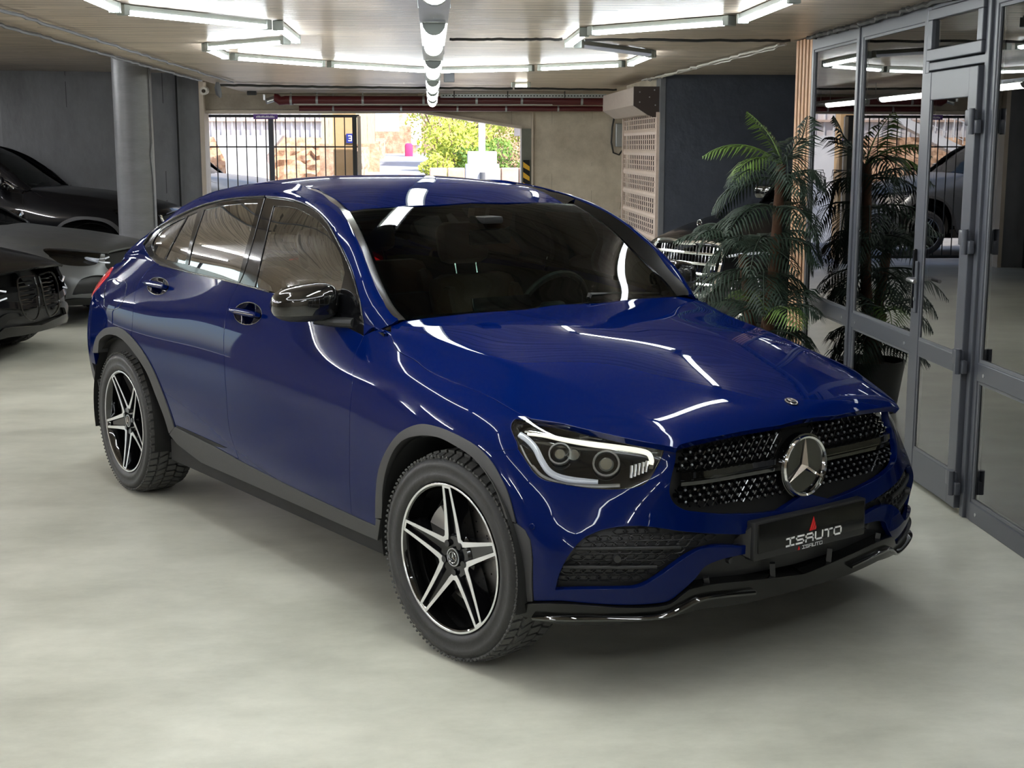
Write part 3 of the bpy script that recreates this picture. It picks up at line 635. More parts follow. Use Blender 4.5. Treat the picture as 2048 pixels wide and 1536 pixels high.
tag(pins.obj('grille_pins', mat('pin_metal', (.30, .31, .33), .3, 1.0), gb, True), kind='stuff'); tag(stalks.obj('pin_sockets', MT['gloss_black'], gb, True), kind='stuff')
lat = MB()
for sg in (1, -1):
    for k in range(-14, 34):
        for dr in (1, -1):
            seg = []
            for t in np.linspace(0, 1, 40):
                z_ = .80-.21*t; w_ = .105+.0335*k+dr*(t*.21/.0188)*.01675
                if 0.06 < w_ < .53 and math.hypot(w_, z_-.68) > .105 and not (.668 < z_ < .722) and inside(gpoly, np.array([[w_, z_]]))[0]: seg.append((w_, z_))
                else:
                    if len(seg) > 2:
                        q = B.inv([seg[0], seg[-1]], 'wz'); P2, N2, _, _ = B.ev(q); P2 = P2-N2*.030; lat.tube([(p[0], p[1]*sg, p[2]) for p in P2], .0022, 4, cap=False)
                    seg = []
            if len(seg) > 2:
                q = B.inv([seg[0], seg[-1]], 'wz'); P2, N2, _, _ = B.ev(q); P2 = P2-N2*.030; lat.tube([(p[0], p[1]*sg, p[2]) for p in P2], .0022, 4, cap=False)
tag(lat.obj('lattice', MT['gloss_black'], gb, True), kind='stuff')
# louvre across the grille
lv = MB()
q = B.inv([(w_, .695) for w_ in np.linspace(.0, .505, 14)], 'wz'); P2, N2, _, _ = B.ev(q)
for sg in (1, -1):
    prof = [(.0, .024), (.010, .020), (.012, .002), (.006, -.002), (.006, -.006), (.012, -.008), (.010, -.020), (.0, -.026), (-.03, -.026), (-.03, .024)]
    V = []; Fc = []
    for i in range(len(P2)):
        for d, h in prof: V.append(((P2[i]-N2[i]*(.022-d))[0], (P2[i]-N2[i]*(.022-d))[1]*sg, P2[i][2]+h))
    m_ = len(prof)
    for i in range(len(P2)-1):
        for k in range(m_): Fc.append((i*m_+k, i*m_+(k+1) % m_, (i+1)*m_+(k+1) % m_, (i+1)*m_+k))
    lv.add(V, Fc)
lv.obj('louvre', MT['piano'], gb, True, 30)
# star emblem
def star(parent, c, R, material, depth=.010, ringw=.085, tilt=0., name='star_emblem', axis='x', back=None, k=1.):
    """three pointed star in a ring, standing in the plane across `axis`"""
    mb = MB(); mb.lathe([(R*(1-ringw*2), 0), (R*(1-ringw*1.6), depth*.8), (R*(1-ringw*.6), depth), (R, depth*.5), (R, 0)], 48, 'x', (0, 0, 0))
    for i in range(3):
        a = math.pi/2+i*2*math.pi/3; d = np.array([math.cos(a), math.sin(a)]); n_ = np.array([-d[1], d[0]])
        tip = d*R*.93; bs = [d*0+np.array([math.cos(a+math.pi/3), math.sin(a+math.pi/3)])*R*.13, np.array([math.cos(a-math.pi/3), math.sin(a-math.pi/3)])*R*.13]
        V = [(depth*1.5, 0, 0), (depth*.1, bs[0][0], bs[0][1]), (depth*.6, tip[0], tip[1]), (depth*.1, bs[1][0], bs[1][1]), (-.001, bs[0][0], bs[0][1]), (-.001, tip[0], tip[1]), (-.001, bs[1][0], bs[1][1])]
        mb.add(V, [(0, 2, 1), (0, 3, 2), (1, 2, 5, 4), (2, 3, 6, 5)])
    o = mb.obj(name, material, parent, True, 25); o.location = c; o.rotation_euler = (0, tilt, 0); return o
pc = B.ev(ctr(.68, .68, 1))[0][0]; sx = pc[0]+.004
dk = MB().cyl((sx-.035, 0, .68), (sx-.006, 0, .68), .108, 40).obj('emblem_plate', MT['piano'], gb, True)
star(gb, (sx-.006, 0, .68), .102, MT['chrome'], .013, .062, -.05)
bp, bnn, _, _ = HP.ev(HP.inv([(1577, 805)])); bd = MB().lathe([(0, .0), (.0, .003), (.021, .003), (.0235, .002), (.0235, 0)], 28, 'x').obj('bonnet_badge', MT['gloss_black'], car, True)
hb_t = math.atan2(bnn[0][2], bnn[0][0]); bd.location = (bp[0][0], 0, HP.ev(np.array([[np.interp(bp[0][0], xb[:, 0], np.linspace(0, 1, 200)), tc_]]))[0][0][2]); bd.rotation_euler = (0, -hb_t, 0)
star(bd, (.0025, 0, 0), .0225, MT['chrome'], .003, .10, 0., 'badge_star')
# ---- number plate
npx = .772
fr = MB(); fr.span((npx-.05, -.268, .412), (npx-.004, .268, .54), .006); npo = fr.obj('plate_holder', MT['dark_plastic'], car, True)
MB().span((npx-.006, -.255, .437), (npx, .255, .532), .002).obj('number_plate', MT['plate'], npo, True)
for sg in (1, -1): MB().add([(npx-.01, sg*.262, .535), (npx-.075, sg*.295, .47), (npx-.075, sg*.295, .44), (npx-.01, sg*.262, .415), (npx-.09, sg*.255, .535), (npx-.09, sg*.255, .415)], [(0, 1, 2, 3), (0, 4, 1), (3, 2, 5)]).obj('holder_side', MT['dark_plastic'], npo)
white = mat('white_print', (.95, .95, .95), .5); red = mat('red_print', (.65, .02, .02), .4, emit=(.6, .01, .01), es=.0)
GL = {'I': [((0, 1), (1, 1)), ((.5, 1), (.5, 0)), ((0, 0), (1, 0))], 'S': [((1, 1), (0, 1)), ((0, 1), (0, .5)), ((0, .5), (1, .5)), ((1, .5), (1, 0)), ((1, 0), (0, 0))],
      'A': [((0, 0), (0, 1)), ((0, 1), (1, 1)), ((1, 1), (1, 0)), ((0, .45), (1, .45))], 'U': [((0, 1), (0, 0)), ((0, 0), (1, 0)), ((1, 0), (1, 1))], 'T': [((0, 1), (1, 1)), ((.5, 1), (.5, 0))],
      'O': [((0, 0), (0, 1)), ((0, 1), (1, 1)), ((1, 1), (1, 0)), ((1, 0), (0, 0))], '3': [((0, 1), (1, 1)), ((1, 1), (1, 0)), ((1, 0), (0, 0)), ((.2, .5), (1, .5))]}
def lettering(mb, text, y0, z0, lw, lh, sp, th, x, shear=0.):
    """block letters on the plane x, running towards +y (read from the front)"""
    for i, ch in enumerate(text):
        for (a, b), (c, d) in GL[ch]:
            A_ = np.array([a*lw, b*lh]); B_ = np.array([c*lw, d*lh]); dr = (B_-A_)/np.linalg.norm(B_-A_); n_ = np.array([-dr[1], dr[0]])*th/2; A_ = A_-dr*th/2; B_ = B_+dr*th/2
            q = [A_+n_, B_+n_, B_-n_, A_-n_]; mb.prism([(y0+i*(lw+sp)+p[0]+shear*p[1], z0+p[1]) for p in q], x, x+.0008, 'x')
lt = MB(); lettering(lt, 'ISAUTO', -.125, .440, .034, .024, .012, .006, npx); lt.obj('lettering', white, npo)
lt = MB(); lettering(lt, 'ISAUTO', -.045, .4175, .0125, .010, .0042, .0018, npx-.0035); lt.obj('small_lettering', white, npo)
for (yc, z0, hh, x) in ((0.0, .474, .046, npx), (-.062, .4165, .013, npx-.0035)):
    tr = MB(); n_ = 4
    for k in range(3):
        # triangle of three slanted stripes, each shorter than the last
        a0 = -.5+.30*k; a1 = a0+.24
        top0 = (0-.0)*0+(.02+.14*k*0); hts = [1., .66, .33]
        bl = (a0, 0); br = (a1, 0)
        apex = (.0+.08*0, 1)
        # stripe runs from the base up parallel to the left edge, cut by the right edge
        def up(b0, hcut): return (b0+.5*hcut, hcut)
        h0 = min(1, (0.5-a0)/1.0); h1 = min(1, (0.5-a1)/1.0)
        tr.prism([(yc+p[0]*hh*.78, z0+p[1]*hh) for p in (bl, br, up(a1, h1), up(a0, h0))], x, x+.0012, 'x')
    tr.obj('red_triangle_logo', red, npo)
# ---- headlamps: dark bowl, light guides, projectors, clear cover
q_l = PX(B, lamp+[lamp[0]], 4)
panel('headlamp_bowl', B, q_l, MT['gloss_black'], car, lift=-.050, depth=0, gap=-.012)
hl = panel('headlamp', B, q_l, MT['lens'], car, lift=.001, depth=.05, gap=.002, h=.022)
for o in hl: o['label'] = 'clear headlamp cover'
ribbon('lamp_bezel', B, lamp[:-1]+[lamp[0]], .010, .006, MT['gloss_black'], lift=-.012)
ribbon('light_strip', B, [(1052, 862, 1), (1090, 865), (1130, 873), (1180, 883), (1230, 893), (1275, 901), (1296, 907), (1303, 918), (1302, 926, 1)], [.006, .013, .017, .017, .016, .014], .004, MT['lamp_white'], lift=-.020)
ribbon('light_guide', B, [(1036, 862, 1), (1052, 874), (1068, 892), (1080, 915), (1094, 936), (1112, 948), (1140, 955), (1170, 958), (1196, 960, 1)], [.018, .020, .020, .018, .012], .006, MT['lamp_grey'], lift=-.022)
for px_, r_ in (((1118, 902), .036), ((1212, 922), .043)):
    for o in disc_on('lamp_projector', px_, r_, MT['satin'], lift=-.034, hgt=.012, ring=r_*.86): pass
    disc_on('projector_lens', px_, r_*.84, MT['lens'], lift=-.034, hgt=.014)
    disc_on('projector_core', px_, r_*.55, MT['chrome'], lift=-.038, hgt=.008)
for k_ in range(5): ribbon('reflector_facet', B, [(1262+8*k_, 926-2*k_, 1), (1262+7.5*k_, 952-3*k_, 1)], .010, .004, MT['chrome'], 3, lift=-.030)
disc_on('lamp_reflector', (1146, 905), .022, MT['chrome'], lift=-.036, hgt=.010)
ribbon('lamp_floor', B, [(1060, 926, 1), (1082, 948), (1120, 962), (1180, 968), (1240, 968, 1)], .012, .003, MT['silver'], lift=-.028)
ribbon('upper_reflector', B, [(1046, 852, 1), (1080, 854), (1120, 861, 1)], .010, .003, MT['chrome'], lift=-.030)
ribbon('side_reflector', B, [(1034, 884, 1), (1052, 920), (1068, 940), (1088, 953, 1)], .016, .003, MT['silver'], lift=-.03)
# ---- side windows
wl_front = [(531, 393, 1), (584, 400), (625, 417), (653, 443), (673, 477), (690, 511), (704, 545), (718, 596), (727, 640), (727, 671, 1), (687, 651), (620, 618), (540, 584), (478, 567, 1), (488, 545), (504, 490), (522, 425), (531, 393, 1)]
wl_rear = [(529, 393, 1), (465, 397), (413, 408), (372, 424), (331, 446), (304, 466), (291, 480), (288, 488), (291, 500), (297, 512), (311, 526), (372, 542), (430, 555), (476, 567, 1), (486, 545), (502, 490), (520, 425), (529, 393, 1)]
gf = [(546, 411, 1), (584, 414), (618, 429), (646, 453), (666, 484), (680, 511), (688, 545, 1), (680, 580), (672, 612), (666, 639, 1), (620, 617), (545, 588), (508, 574, 1), (520, 520), (535, 455), (546, 411, 1)]
gr1 = [(407, 419, 1), (440, 411), (480, 406), (514, 405, 1), (503, 450), (488, 505), (474, 563, 1), (430, 547), (375, 530, 1), (386, 480), (407, 419, 1)]
gr2 = [(394, 422, 1), (374, 431, 1), (350, 475), (329, 518, 1), (345, 523), (369, 528, 1), (379, 480), (394, 422, 1)]
gr3 = [(371, 433, 1), (347, 476), (326, 517, 1), (313, 512), (305, 502), (303, 490), (308, 476), (320, 461), (340, 448), (371, 433, 1)]
panel('window_trim', GP, PX(GP, wl_front), MT['gloss_black'], car, lift=-.003, depth=.02, gap=.001, holes=[PX(GP, gf)], h=.022)
panel('window_trim', GP, PX(GP, wl_rear), MT['gloss_black'], car, lift=-.003, depth=.02, gap=.001, holes=[PX(GP, gr1), PX(GP, gr2), PX(GP, gr3)], h=.022)
panel('side_window', GP, PX(GP, gf), MT['tint'], car, lift=-.007, depth=0, gap=-.002, h=.022)
for g_ in (gr1, gr2, gr3): panel('side_window', GP, PX(GP, g_), MT['tint2'], car, lift=-.007, depth=0, gap=-.002, h=.022)
for pts in ([(540, 584, 1), (480, 568), (430, 556), (372, 543), (320, 530, 1)], [(287, 489, 1), (303, 466), (331, 446), (372, 424), (413, 408), (465, 397), (530, 392.5, 1)], [(533, 392.5, 1), (584, 400), (625, 417), (653, 443), (673, 477), (690, 511), (704, 545), (718, 596), (727, 645, 1)]):
    ribbon('window_moulding', GP, pts, .007, .004, MT['gloss_black'], lift=.001)
# ---- roof, black side strips, windscreen, backlight
tR = RP.t[2]; sR = RP.s; roofxf = 0.0
q_rt = RP.inv([(600, 368), (636, 377.5), (660, 391.5), (678, 401.5), (700, 422)])
ws_top = RP.inv([(700, 422), (735, 417), (800, 413), (880, 409)])
xr = RP.ev(np.array([[s_, tR] for s_ in np.linspace(0, 1, 200)]))[0]; sh = np.linspace(0, 1, 200)[int(np.argmin(abs(xr[:, 0]+1.175)))]; sb_ = np.linspace(0, 1, 200)[int(np.argmin(abs(xr[:, 0]+2.75)))]
edge_r = np.array([[s_, .02] for s_ in np.linspace(q_rt[0][0], sR[6], 8)])
panel('roof', RP, cat(ws_top, [[sh, tR]], [[s_, tR] for s_ in np.linspace(sh+.05, sb_, 12)], [[sb_, .06]], rev(edge_r)[1:], q_rt[1:-1]), paint, car, mirror='join', h=.04, gap=.001)
panel('rear_window', RP, np.array([[sb_, tR]]+[[s_, tR] for s_ in np.linspace(sb_+.03, sR[-2], 6)]+[[sR[-2], .08]]+[[s_, .08] for s_ in np.linspace(sR[-3], sb_, 5)]), MT['tint2'], car, mirror='join', h=.05, gap=.002, lift=-.004)
panel('tail_lip', RP, np.array([[sR[-2], tR], [1, tR], [1, .0], [sR[-2], .0]]), paint, car, mirror='join', h=.05)
strip = MB()
st_in = RP.ev(RP.inv([(598, 367), (636, 376), (660, 390), (678, 400), (700, 422)]))[0]
# black roof strips close the slot between the roof skin and the side frame
def strip_mesh(name, A_, B_, material, dz=-.004):
    for sg in (1, -1):
        V = []; Fc = []
        for a, b in zip(A_, B_):
            m_ = (a+b)/2
            for p, z_ in ((a, dz), (m_, dz*.3), (b, dz)): V.append((p[0], p[1]*sg, p[2]+z_))
            
        for i in range(len(A_)-1):
            for k in range(2):
                f = (i*3+k, i*3+k+1, i*3+4+k, i*3+3+k); Fc.append(f if sg > 0 else f[::-1])
        mesh_obj(name, V, Fc, material, car, True, 0)
def rs(P, n):
    d = np.concatenate([[0], np.cumsum(np.linalg.norm(np.diff(P, axis=0), axis=1))]); u = np.linspace(0, d[-1], n); return np.stack([np.interp(u, d, P[:, k]) for k in range(3)], 1)
inR = RP.ev(cat(rev(edge_r), RP.cv([(598, 367), (636, 376), (660, 390), (678, 400), (700, 422)])))[0]
oux = GP.ev(cat(rev(x_sd[:10]), PX(GP, pilI[:7])))[0]
wsE = WP.ev(WP.cv([(700, 422), (710, 439), (721, 460), (735, 490), (744, 514), (760, 555), (775, 588), (790, 614), (812, 638)]))[0]
oP = GP.ev(q_pi)[0]
i0 = int(np.argmin(abs(oP[:, 0]-st_in[-1][0])))
strip_mesh('roof_strip', rs(inR[inR[:, 0] > -2.9], 24), rs(np.concatenate([GP.ev(rev(x_sd))[0], oP])[:, :][lambda a: (a[:, 0] > -2.9)] [: None] if False else np.concatenate([GP.ev(rev(x_sd[:11]))[0], oP[:i0+1]]), 24), MT['gloss_black'])
strip_mesh('pillar_strip', rs(wsE, 24), rs(oP[i0:], 24), MT['plate'], -.003)
for sg in (1, -1): MB().box((-.60, sg*.775, 1.025), (.07, .07, .035)).obj('corner_seal', MT['black'], car)
tW = WP.s[4]; 
def wrow(z): 
    tt = np.linspace(0, 1, 300); zz = WP.ev(np.stack([np.full(300, tW), tt], 1))[0][:, 2]; return tt[int(np.argmin(abs(zz-z)))]
w_side = WP.cv([(700, 422), (710, 439), (721, 460), (735, 490), (744, 514), (760, 555), (775, 588), (790, 614), (812, 638)])
w_in = WP.cv([(716, 440), (728, 466), (742, 496), (752, 522), (768, 562), (784, 594), (800, 618), (822, 634)])
tt0, tt1 = wrow(1.482), wrow(1.07)
top_c = np.array([[tW, tt0]]); bot_c = np.array([[tW, tt1]])
topedge = WP.inv([(735, 417), (800, 413), (880, 409)]); botedge = WP.inv([(905, 629), (1008, 621)])
topin = WP.inv([(716, 440), (760, 434), (820, 430), (890, 427)])
panel('windscreen', WP, cat(topedge[::-1], w_side, botedge, bot_c, [[tW, lerp(tt1, tt0, .5)]], top_c), MT['screen'], car, mirror='join', h=.035, gap=-.004, depth=0, lift=-.002)
panel('windscreen_band', WP, cat(topedge[::-1], w_side, botedge, bot_c, [[tW, tt1+.03]], rev(WP.cv([(822, 632), (905, 625), (1008, 616)], n=3)), rev(w_in), topin, [[tW, tt0-.035]], top_c), MT['gloss_black'], car, mirror='join', h=.03, gap=-.003, depth=0, lift=-.006)
# wiper
pw = WP.ev(WP.inv([(1143, 604)]))[0][0]
# ---- door handles, fuel flap, tail lamp
for (cx, cy, rx, ry) in ((316, 572, 21, 17), (496, 627, 27, 22)):
    cc_ = B.ev(B.inv([(cx, cy)]))[0][0]; R_ = np.linalg.norm(B.ev(B.inv([(cx, cy-ry)]))[0][0]-cc_)
    bowl = lambda P, N: P-N*(.020*np.clip(1-(((P-cc_)**2).sum(1)/R_**2), 0, 1)**.6)[:, None]-N*.0012
    panel('handle_cup', B, ell((cx, cy, rx, ry)), mat('shaded_cup_blue', (.0001, .0012, .011), .4, 0, .40, spec=0), car, lift=0, depth=0, gap=-.003, h=.010, fn=bowl)  # body blue darkened here to stand in for shade in the recess
    ribbon('cup_dark_line', B, [(cx+rx*1.02*math.cos(a), cy+ry*1.02*math.sin(a)) for a in np.linspace(0, 2*math.pi, 17)], .004, .0012, MT['gloss_black'], 3)  # thin black line drawn for the shaded edge of the cup
    ribbon('door_handle', B, [(cx-rx*1.02, cy-ry*.22, 1), (cx-rx*.5, cy-ry*.12), (cx+rx*.5, cy+ry*.12), (cx+rx*1.0, cy+ry*.22, 1)], [.014, .026, .028, .026, .014], .012, paint, lift=.018)
    ribbon('handle_insert', B, [(cx-rx*.55, cy-ry*.02, 1), (cx, cy+ry*.08), (cx+rx*.9, cy+ry*.28, 1)], .005, .003, MT['chrome'], lift=.030)
ff = [(214, 562, 1), (232, 557), (248, 561), (253, 570), (250, 590), (243, 608), (232, 618), (218, 618), (208, 612, 1), (209, 585), (214, 562, 1)]
ribbon('fuel_flap', B, ff, .0035, .0012, MT['gloss_black'], lift=.0)
tl = B.inv([(-3.43, 1.075), (-3.33, 1.085), (-3.27, 1.05), (-3.30, .99), (-3.36, .95), (-3.44, .92)], 'xz')
tl_s = [[jB[2]*.7, .80], [jB[2]*.7, .70]]
panel('tail_lamp', B, cat(tl, [[jB[2], .66], [jB[1], .70], [jB[1], .82], [jB[2], .86]]), MT['redlens'], car, lift=.004, depth=.03, gap=0)
# ---- door mirrors
def on_y(u, v, y):
    d = FW*CAM['f']+RT*(u-1024)-UP*(v-768); t = (y-CAM['pos'][1])/d[1]; return CAM['pos']+d*t
mc = on_y(609, 606, -.945)
for sg in (1, -1):
    def blob(zc0, zc1, name, material, grow=1.):
        V = []; Fc = []; nu, nv = 28, 14
        for i in range(nv+1):
            ph = lerp(zc0, zc1, i/nv)
            for k in range(nu):
                th = 2*math.pi*k/nu
                pw_ = lambda a, e: math.copysign(abs(a)**e, a)
                x_ = pw_(math.cos(th), .75)*pw_(math.cos(ph), .62)*.088; y_ = pw_(math.sin(th), .62)*pw_(math.cos(ph), .62)*.128; z_ = pw_(math.sin(ph), .72)*.078
                x_ *= 1.0-.25*(y_ < 0)*abs(y_)/.128; z_ *= 1-.22*(abs(y_-.13)/.26)*(1 if y_ < .13 else 0)
                a = math.radians(-14); x2, y2 = x_*math.cos(a)-y_*math.sin(a), x_*math.sin(a)+y_*math.cos(a)
                V.append((mc[0]+x2*grow, (mc[1]+y2*grow)*sg, mc[2]+z_*grow+.06*(y2)))
        for i in range(nv):
            for k in range(nu): Fc.append((i*nu+k, i*nu+(k+1) % nu, (i+1)*nu+(k+1) % nu, (i+1)*nu+k))
        Fc += [tuple(range(nu)), tuple(nv*nu+k for k in range(nu))]
        return MB().add(V, Fc).obj(name, material, car, True, 50)
    dm = blob(-.45, 1.5, 'door_mirror', MT['piano']); lo_ = blob(-1.5, -.47, 'mirror_base', MT['dark_plastic'], .985)
    ar = MB().tube([(mc[0]+.02, (mc[1]+.03)*sg, mc[2]-.062), (mc[0]+.06, (mc[1]+.09)*sg, mc[2]-.072), (mc[0]+.15, (mc[1]+.135)*sg, mc[2]-.07)], [.035, .034, .04], 12, flat=.55).obj('mirror_arm', MT['dark_plastic'], car, True)
# ---- wheels
def make_wheel(phase, name='wheel'):
    wr = empty(name, parent=car)
    R0 = .3585
    prof = [(.232, -.100), (.250, -.113), (.300, -.124), (.333, -.116), (.341, -.100), (.344, -.06), (.345, 0), (.344, .06), (.341, .100), (.336, .1135), (.325, .1205), (.3235, .1225), (.312, .1255), (.309, .1240), (.285, .1235), (.2835, .1250), (.272, .1220), (.262, .1165), (.2565, .110), (.250, .100)]
    MB().lathe([(r, -o) for r, o in prof], 96, 'y').obj('tyre', MT['rubber'], wr, True, 60)
    tb = MB(); N_ = 54
    for row, (o0, o1, lean) in enumerate(((-.112, -.078, .5), (-.070, -.030, .9), (-.022, .022, 0), (.030, .070, -.9), (.078, .113, -.5))):
        for i in range(N_):
            a = 2*math.pi*(i+.5*(row % 2))/N_; da = 2*math.pi/N_*.37
            V = []
            for rr in (.335, R0-(.007 if row in (0, 4) else 0)):
                for (oo, aa) in ((o0, -1), (o1, -1), (o1, 1), (o0, 1)):
                    sk = lean*da*(1 if oo == o1 else -1)*.6; r2 = rr-(.010 if (abs(oo) > .105 and rr > .35) else 0)
                    t = a+aa*da+sk; V.append((r2*math.cos(t), -oo, r2*math.sin(t)))
            tb.add(V, [(4, 5, 6, 7), (0, 1, 5, 4), (1, 2, 6, 5), (2, 3, 7, 6), (3, 0, 4, 7)])
    for i in range(N_*2):
        a = 2*math.pi*i/(N_*2); tb.tube([(.342*math.cos(a), -.114, .342*math.sin(a)), (.345*math.cos(a), -.119, .345*math.sin(a))], [.006, .0035], 5)
    tag(tb.obj('tread_blocks', MT['tread'], wr), kind='stuff')
    # rim
    rb_ = MB().lathe([(.2570, -.108), (.2545, -.1165), (.2500, -.1165), (.2425, -.111), (.232, -.085), (.225, -.02), (.222, .10)], 72, 'y').obj('rim', MT['piano'], wr, True, 30)
    MB().lathe([(.2545, -.1168), (.2530, -.1178), (.2475, -.1172), (.2462, -.1150)], 96, 'y').obj('rim_edge', MT['alu'], rb_, True)
    MB().lathe([(0, -.0), (.223, .0)], 40, 'y').obj('wheel_back', MT['black'], wr)
    MB().lathe([(.06, -.028), (.168, -.028), (.168, -.008), (.06, -.008)], 60, 'y').obj('brake_disc', MT['disc'], wr, True, 30)
    dh = MB()
    for i in range(36):
        a = 2*math.pi*i/36; r_ = .10+.028*(i % 3); dh.cyl((r_*math.cos(a), -.0285, r_*math.sin(a)), (r_*math.cos(a), -.029, r_*math.sin(a)), .0035, 6)
    tag(dh.obj('disc_holes', MT['black'], wr), kind='stuff')
    ca = MB(); ca.prism([(.185*math.cos(t), .185*math.sin(t)) for t in np.linspace(2.2, 3.1, 8)]+[(.11*math.cos(t), .11*math.sin(t)) for t in np.linspace(3.1, 2.2, 8)], -.055, .0, 'y'); ca.obj('brake_caliper', MT['silver'], wr)
    sp_, al, ho = MB(), MB(), MB()
    def P3(p, o):  # in-plane point, outboard profile falls towards the hub
        r = math.hypot(*p); return (p[0], -(o+.086+.026*min(1, (r/.245))**1.6), p[1])
    for k in range(5):
        a = phase+k*2*math.pi/5; u = np.array([math.cos(a), math.sin(a)]); v = np.array([-u[1], u[0]])
        def rot(t, r): return np.array([math.cos(t), math.sin(t)])*r
        tipL, tipR = u*.2465+v*.0205, u*.2465-v*.0205
        VL, VR = rot(a+math.pi/5, .0735), rot(a-math.pi/5, .0735)
        midL, midR = u*.120+v*.0335, u*.120-v*.0335
        # black spoke body with a sunken channel between the two bright edges
        secs = []
        for t in np.linspace(0, 1, 9):
            L_ = tipL*(1-t)**2+2*t*(1-t)*(u*.11+v*.034)+VL*t*t; R_ = tipR*(1-t)**2+2*t*(1-t)*(u*.11-v*.034)+VR*t*t; secs.append((L_, R_))
        V = []; Fc = []
        for L_, R_ in secs:
            wv = (L_-R_); wl = np.linalg.norm(wv); e = wv/wl; s1_ = min(.016, wl*.33)
            for p, o in ((L_+e*.004, -.055), (L_, 0), (L_-e*s1_*.8, 0), (L_-e*s1_, -.013), (R_+e*s1_, -.013), (R_+e*s1_*.8, 0), (R_, 0), (R_-e*.004, -.055)): V.append(P3(p, o))
        for i in range(len(secs)-1):
            for j in range(7): Fc.append((i*8+j, i*8+j+1, i*8+9+j, i*8+8+j))
        sp_.add(V, Fc)
        # bright machined edge: from this tip, round the crotch, to the next tip
        a2 = a+2*math.pi/5; u2 = np.array([math.cos(a2), math.sin(a2)]); v2 = np.array([-u2[1], u2[0]])
        path = [tipL*(1-t)**2+2*t*(1-t)*(u*.11+v*.034)+VL*t*t for t in np.linspace(0, .93, 12)]
        path2 = [(u2*.2465-v2*.0205)*(1-t)**2+2*t*(1-t)*(u2*.11-v2*.034)+VL*t*t for t in np.linspace(0, .93, 12)]
        pp = np.array(path+path2[::-1]); T = np.gradient(pp, axis=0); T /= np.linalg.norm(T, axis=1)[:, None]; n_ = np.stack([-T[:, 1], T[:, 0]], 1)
        if np.dot(n_[11], rot(a+math.pi/5, 1)) > 0: n_ = -n_
        m_ = len(pp); wd = np.interp(np.abs(np.arange(m_)-(m_-1)/2)/((m_-1)/2), [0, .35, 1], [.020, .0155, .0100])
        V = []; Fc = []
        for i in range(m_):
            V += [P3(pp[i]-n_[i]*.0005, .0), P3(pp[i]-n_[i]*.0005, .0022), P3(pp[i]+n_[i]*wd[i], .0022), P3(pp[i]+n_[i]*wd[i], -.002)]
        for i in range(m_-1):
            for j in range(3): Fc.append((i*4+j, i*4+j+1, i*4+5+j, i*4+4+j))
        al.add(V, Fc)
        tb_ = [tipL+u*.0, tipR, tipR-u*.008, tipL-u*.008]; al.add([P3(p, .0024) for p in tb_], [(0, 1, 2, 3)])
        # bolt hole
        b_ = rot(a+math.pi/5, .052); ho.tube([P3(b_, -.03), P3(b_, .006)], [.012, .012], 10)
    sp_.obj('spokes', MT['gloss_black'], rb_, True, 35); al.obj('spoke_edges', MT['alu'], rb_, True, 35)
    ho.obj('wheel_bolts', MT['gloss_black'], rb_)
    MB().lathe([(0, -.078), (.030, -.083), (.070, -.086), (.085, -.070)], 40, 'y').obj('hub', MT['gloss_black'], rb_, True)
    hc = MB().lathe([(0, -.094), (.028, -.094), (.032, -.092), (.034, -.084)], 36, 'y').obj('hub_cap', MT['gloss_black'], rb_, True, 40)
    MB().lathe([(.0275, -.0942), (.0275, -.0952), (.031, -.0948), (.031, -.093)], 36, 'y').obj('cap_ring', MT['satin'], wr, True)
    s_ = star(wr, (0, -.0945, 0), .020, MT['chrome'], .003, .07, 0., 'cap_star'); s_.rotation_euler = (0, 0, -math.pi/2)
    return wr
wf = make_wheel(math.radians(92)); wf.location = (0, -.81, .3585); wf.rotation_euler = (0, 0, .094)
wb = make_wheel(math.radians(-96)); wb.location = (-2.873, -.81, .3585)
for src, x_, st in ((wf, 0, .094), (wb, -2.873, 0)):
    c_ = copy_tree(src, car); c_.location = (x_, .81, .3585); c_.rotation_euler = (0, 0, math.pi+st)
# ---- wheel wells, underbody, cabin
for x_ in (0, -2.873):
    for sg in (1, -1):
        ww = MB().lathe([(.405, -.93), (.41, -.60), (.0, -.60)], 30, 'y', (x_, 0, .37), a0=-.25, a1=math.pi+.25)
        if sg < 0: ww.V = [(v[0], -v[1], v[2]) for v in ww.V]
        ww.obj('wheel_well', MT['black'], car, True)
ub = MB(); ub.span((-3.4, -.60, .22), (.55, .60, .34)); ub.span((-2.42, -.87, .24), (-.46, .87, .34)); ub.span((-.5, -.58, .5), (.22, .58, .78)); ub.span((-3.4, -.66, .34), (-2.4, .66, .95)); ub.span((.2, -.46, .28), (.52, .46, .60)); ub.obj('underbody', MT['black'], car)
cab = MB(); cab.span((-2.6, -.84, .34), (-.5, .84, .40)); cab.span((-.62, -.80, .34), (-.5, .80, 1.0)); cab.obj('cabin_floor', MT['black'], car)
panel('door_lining', B, B.inv([(-3.1, .45), (-3.1, 1.12), (-2.4, 1.13), (-1.6, 1.115), (-.7, 1.03), (-.62, .45)], 'xz'), MT['black'], car, lift=-.05, depth=0, gap=0, h=.12)
panel('headlining', RP, np.array([[sh+.01, .05], [sh+.01, tR], [sb_, tR], [sb_, .05]]), MT['dark_plastic'], car, mirror='join', lift=-.03, depth=0, gap=0, h=.12)
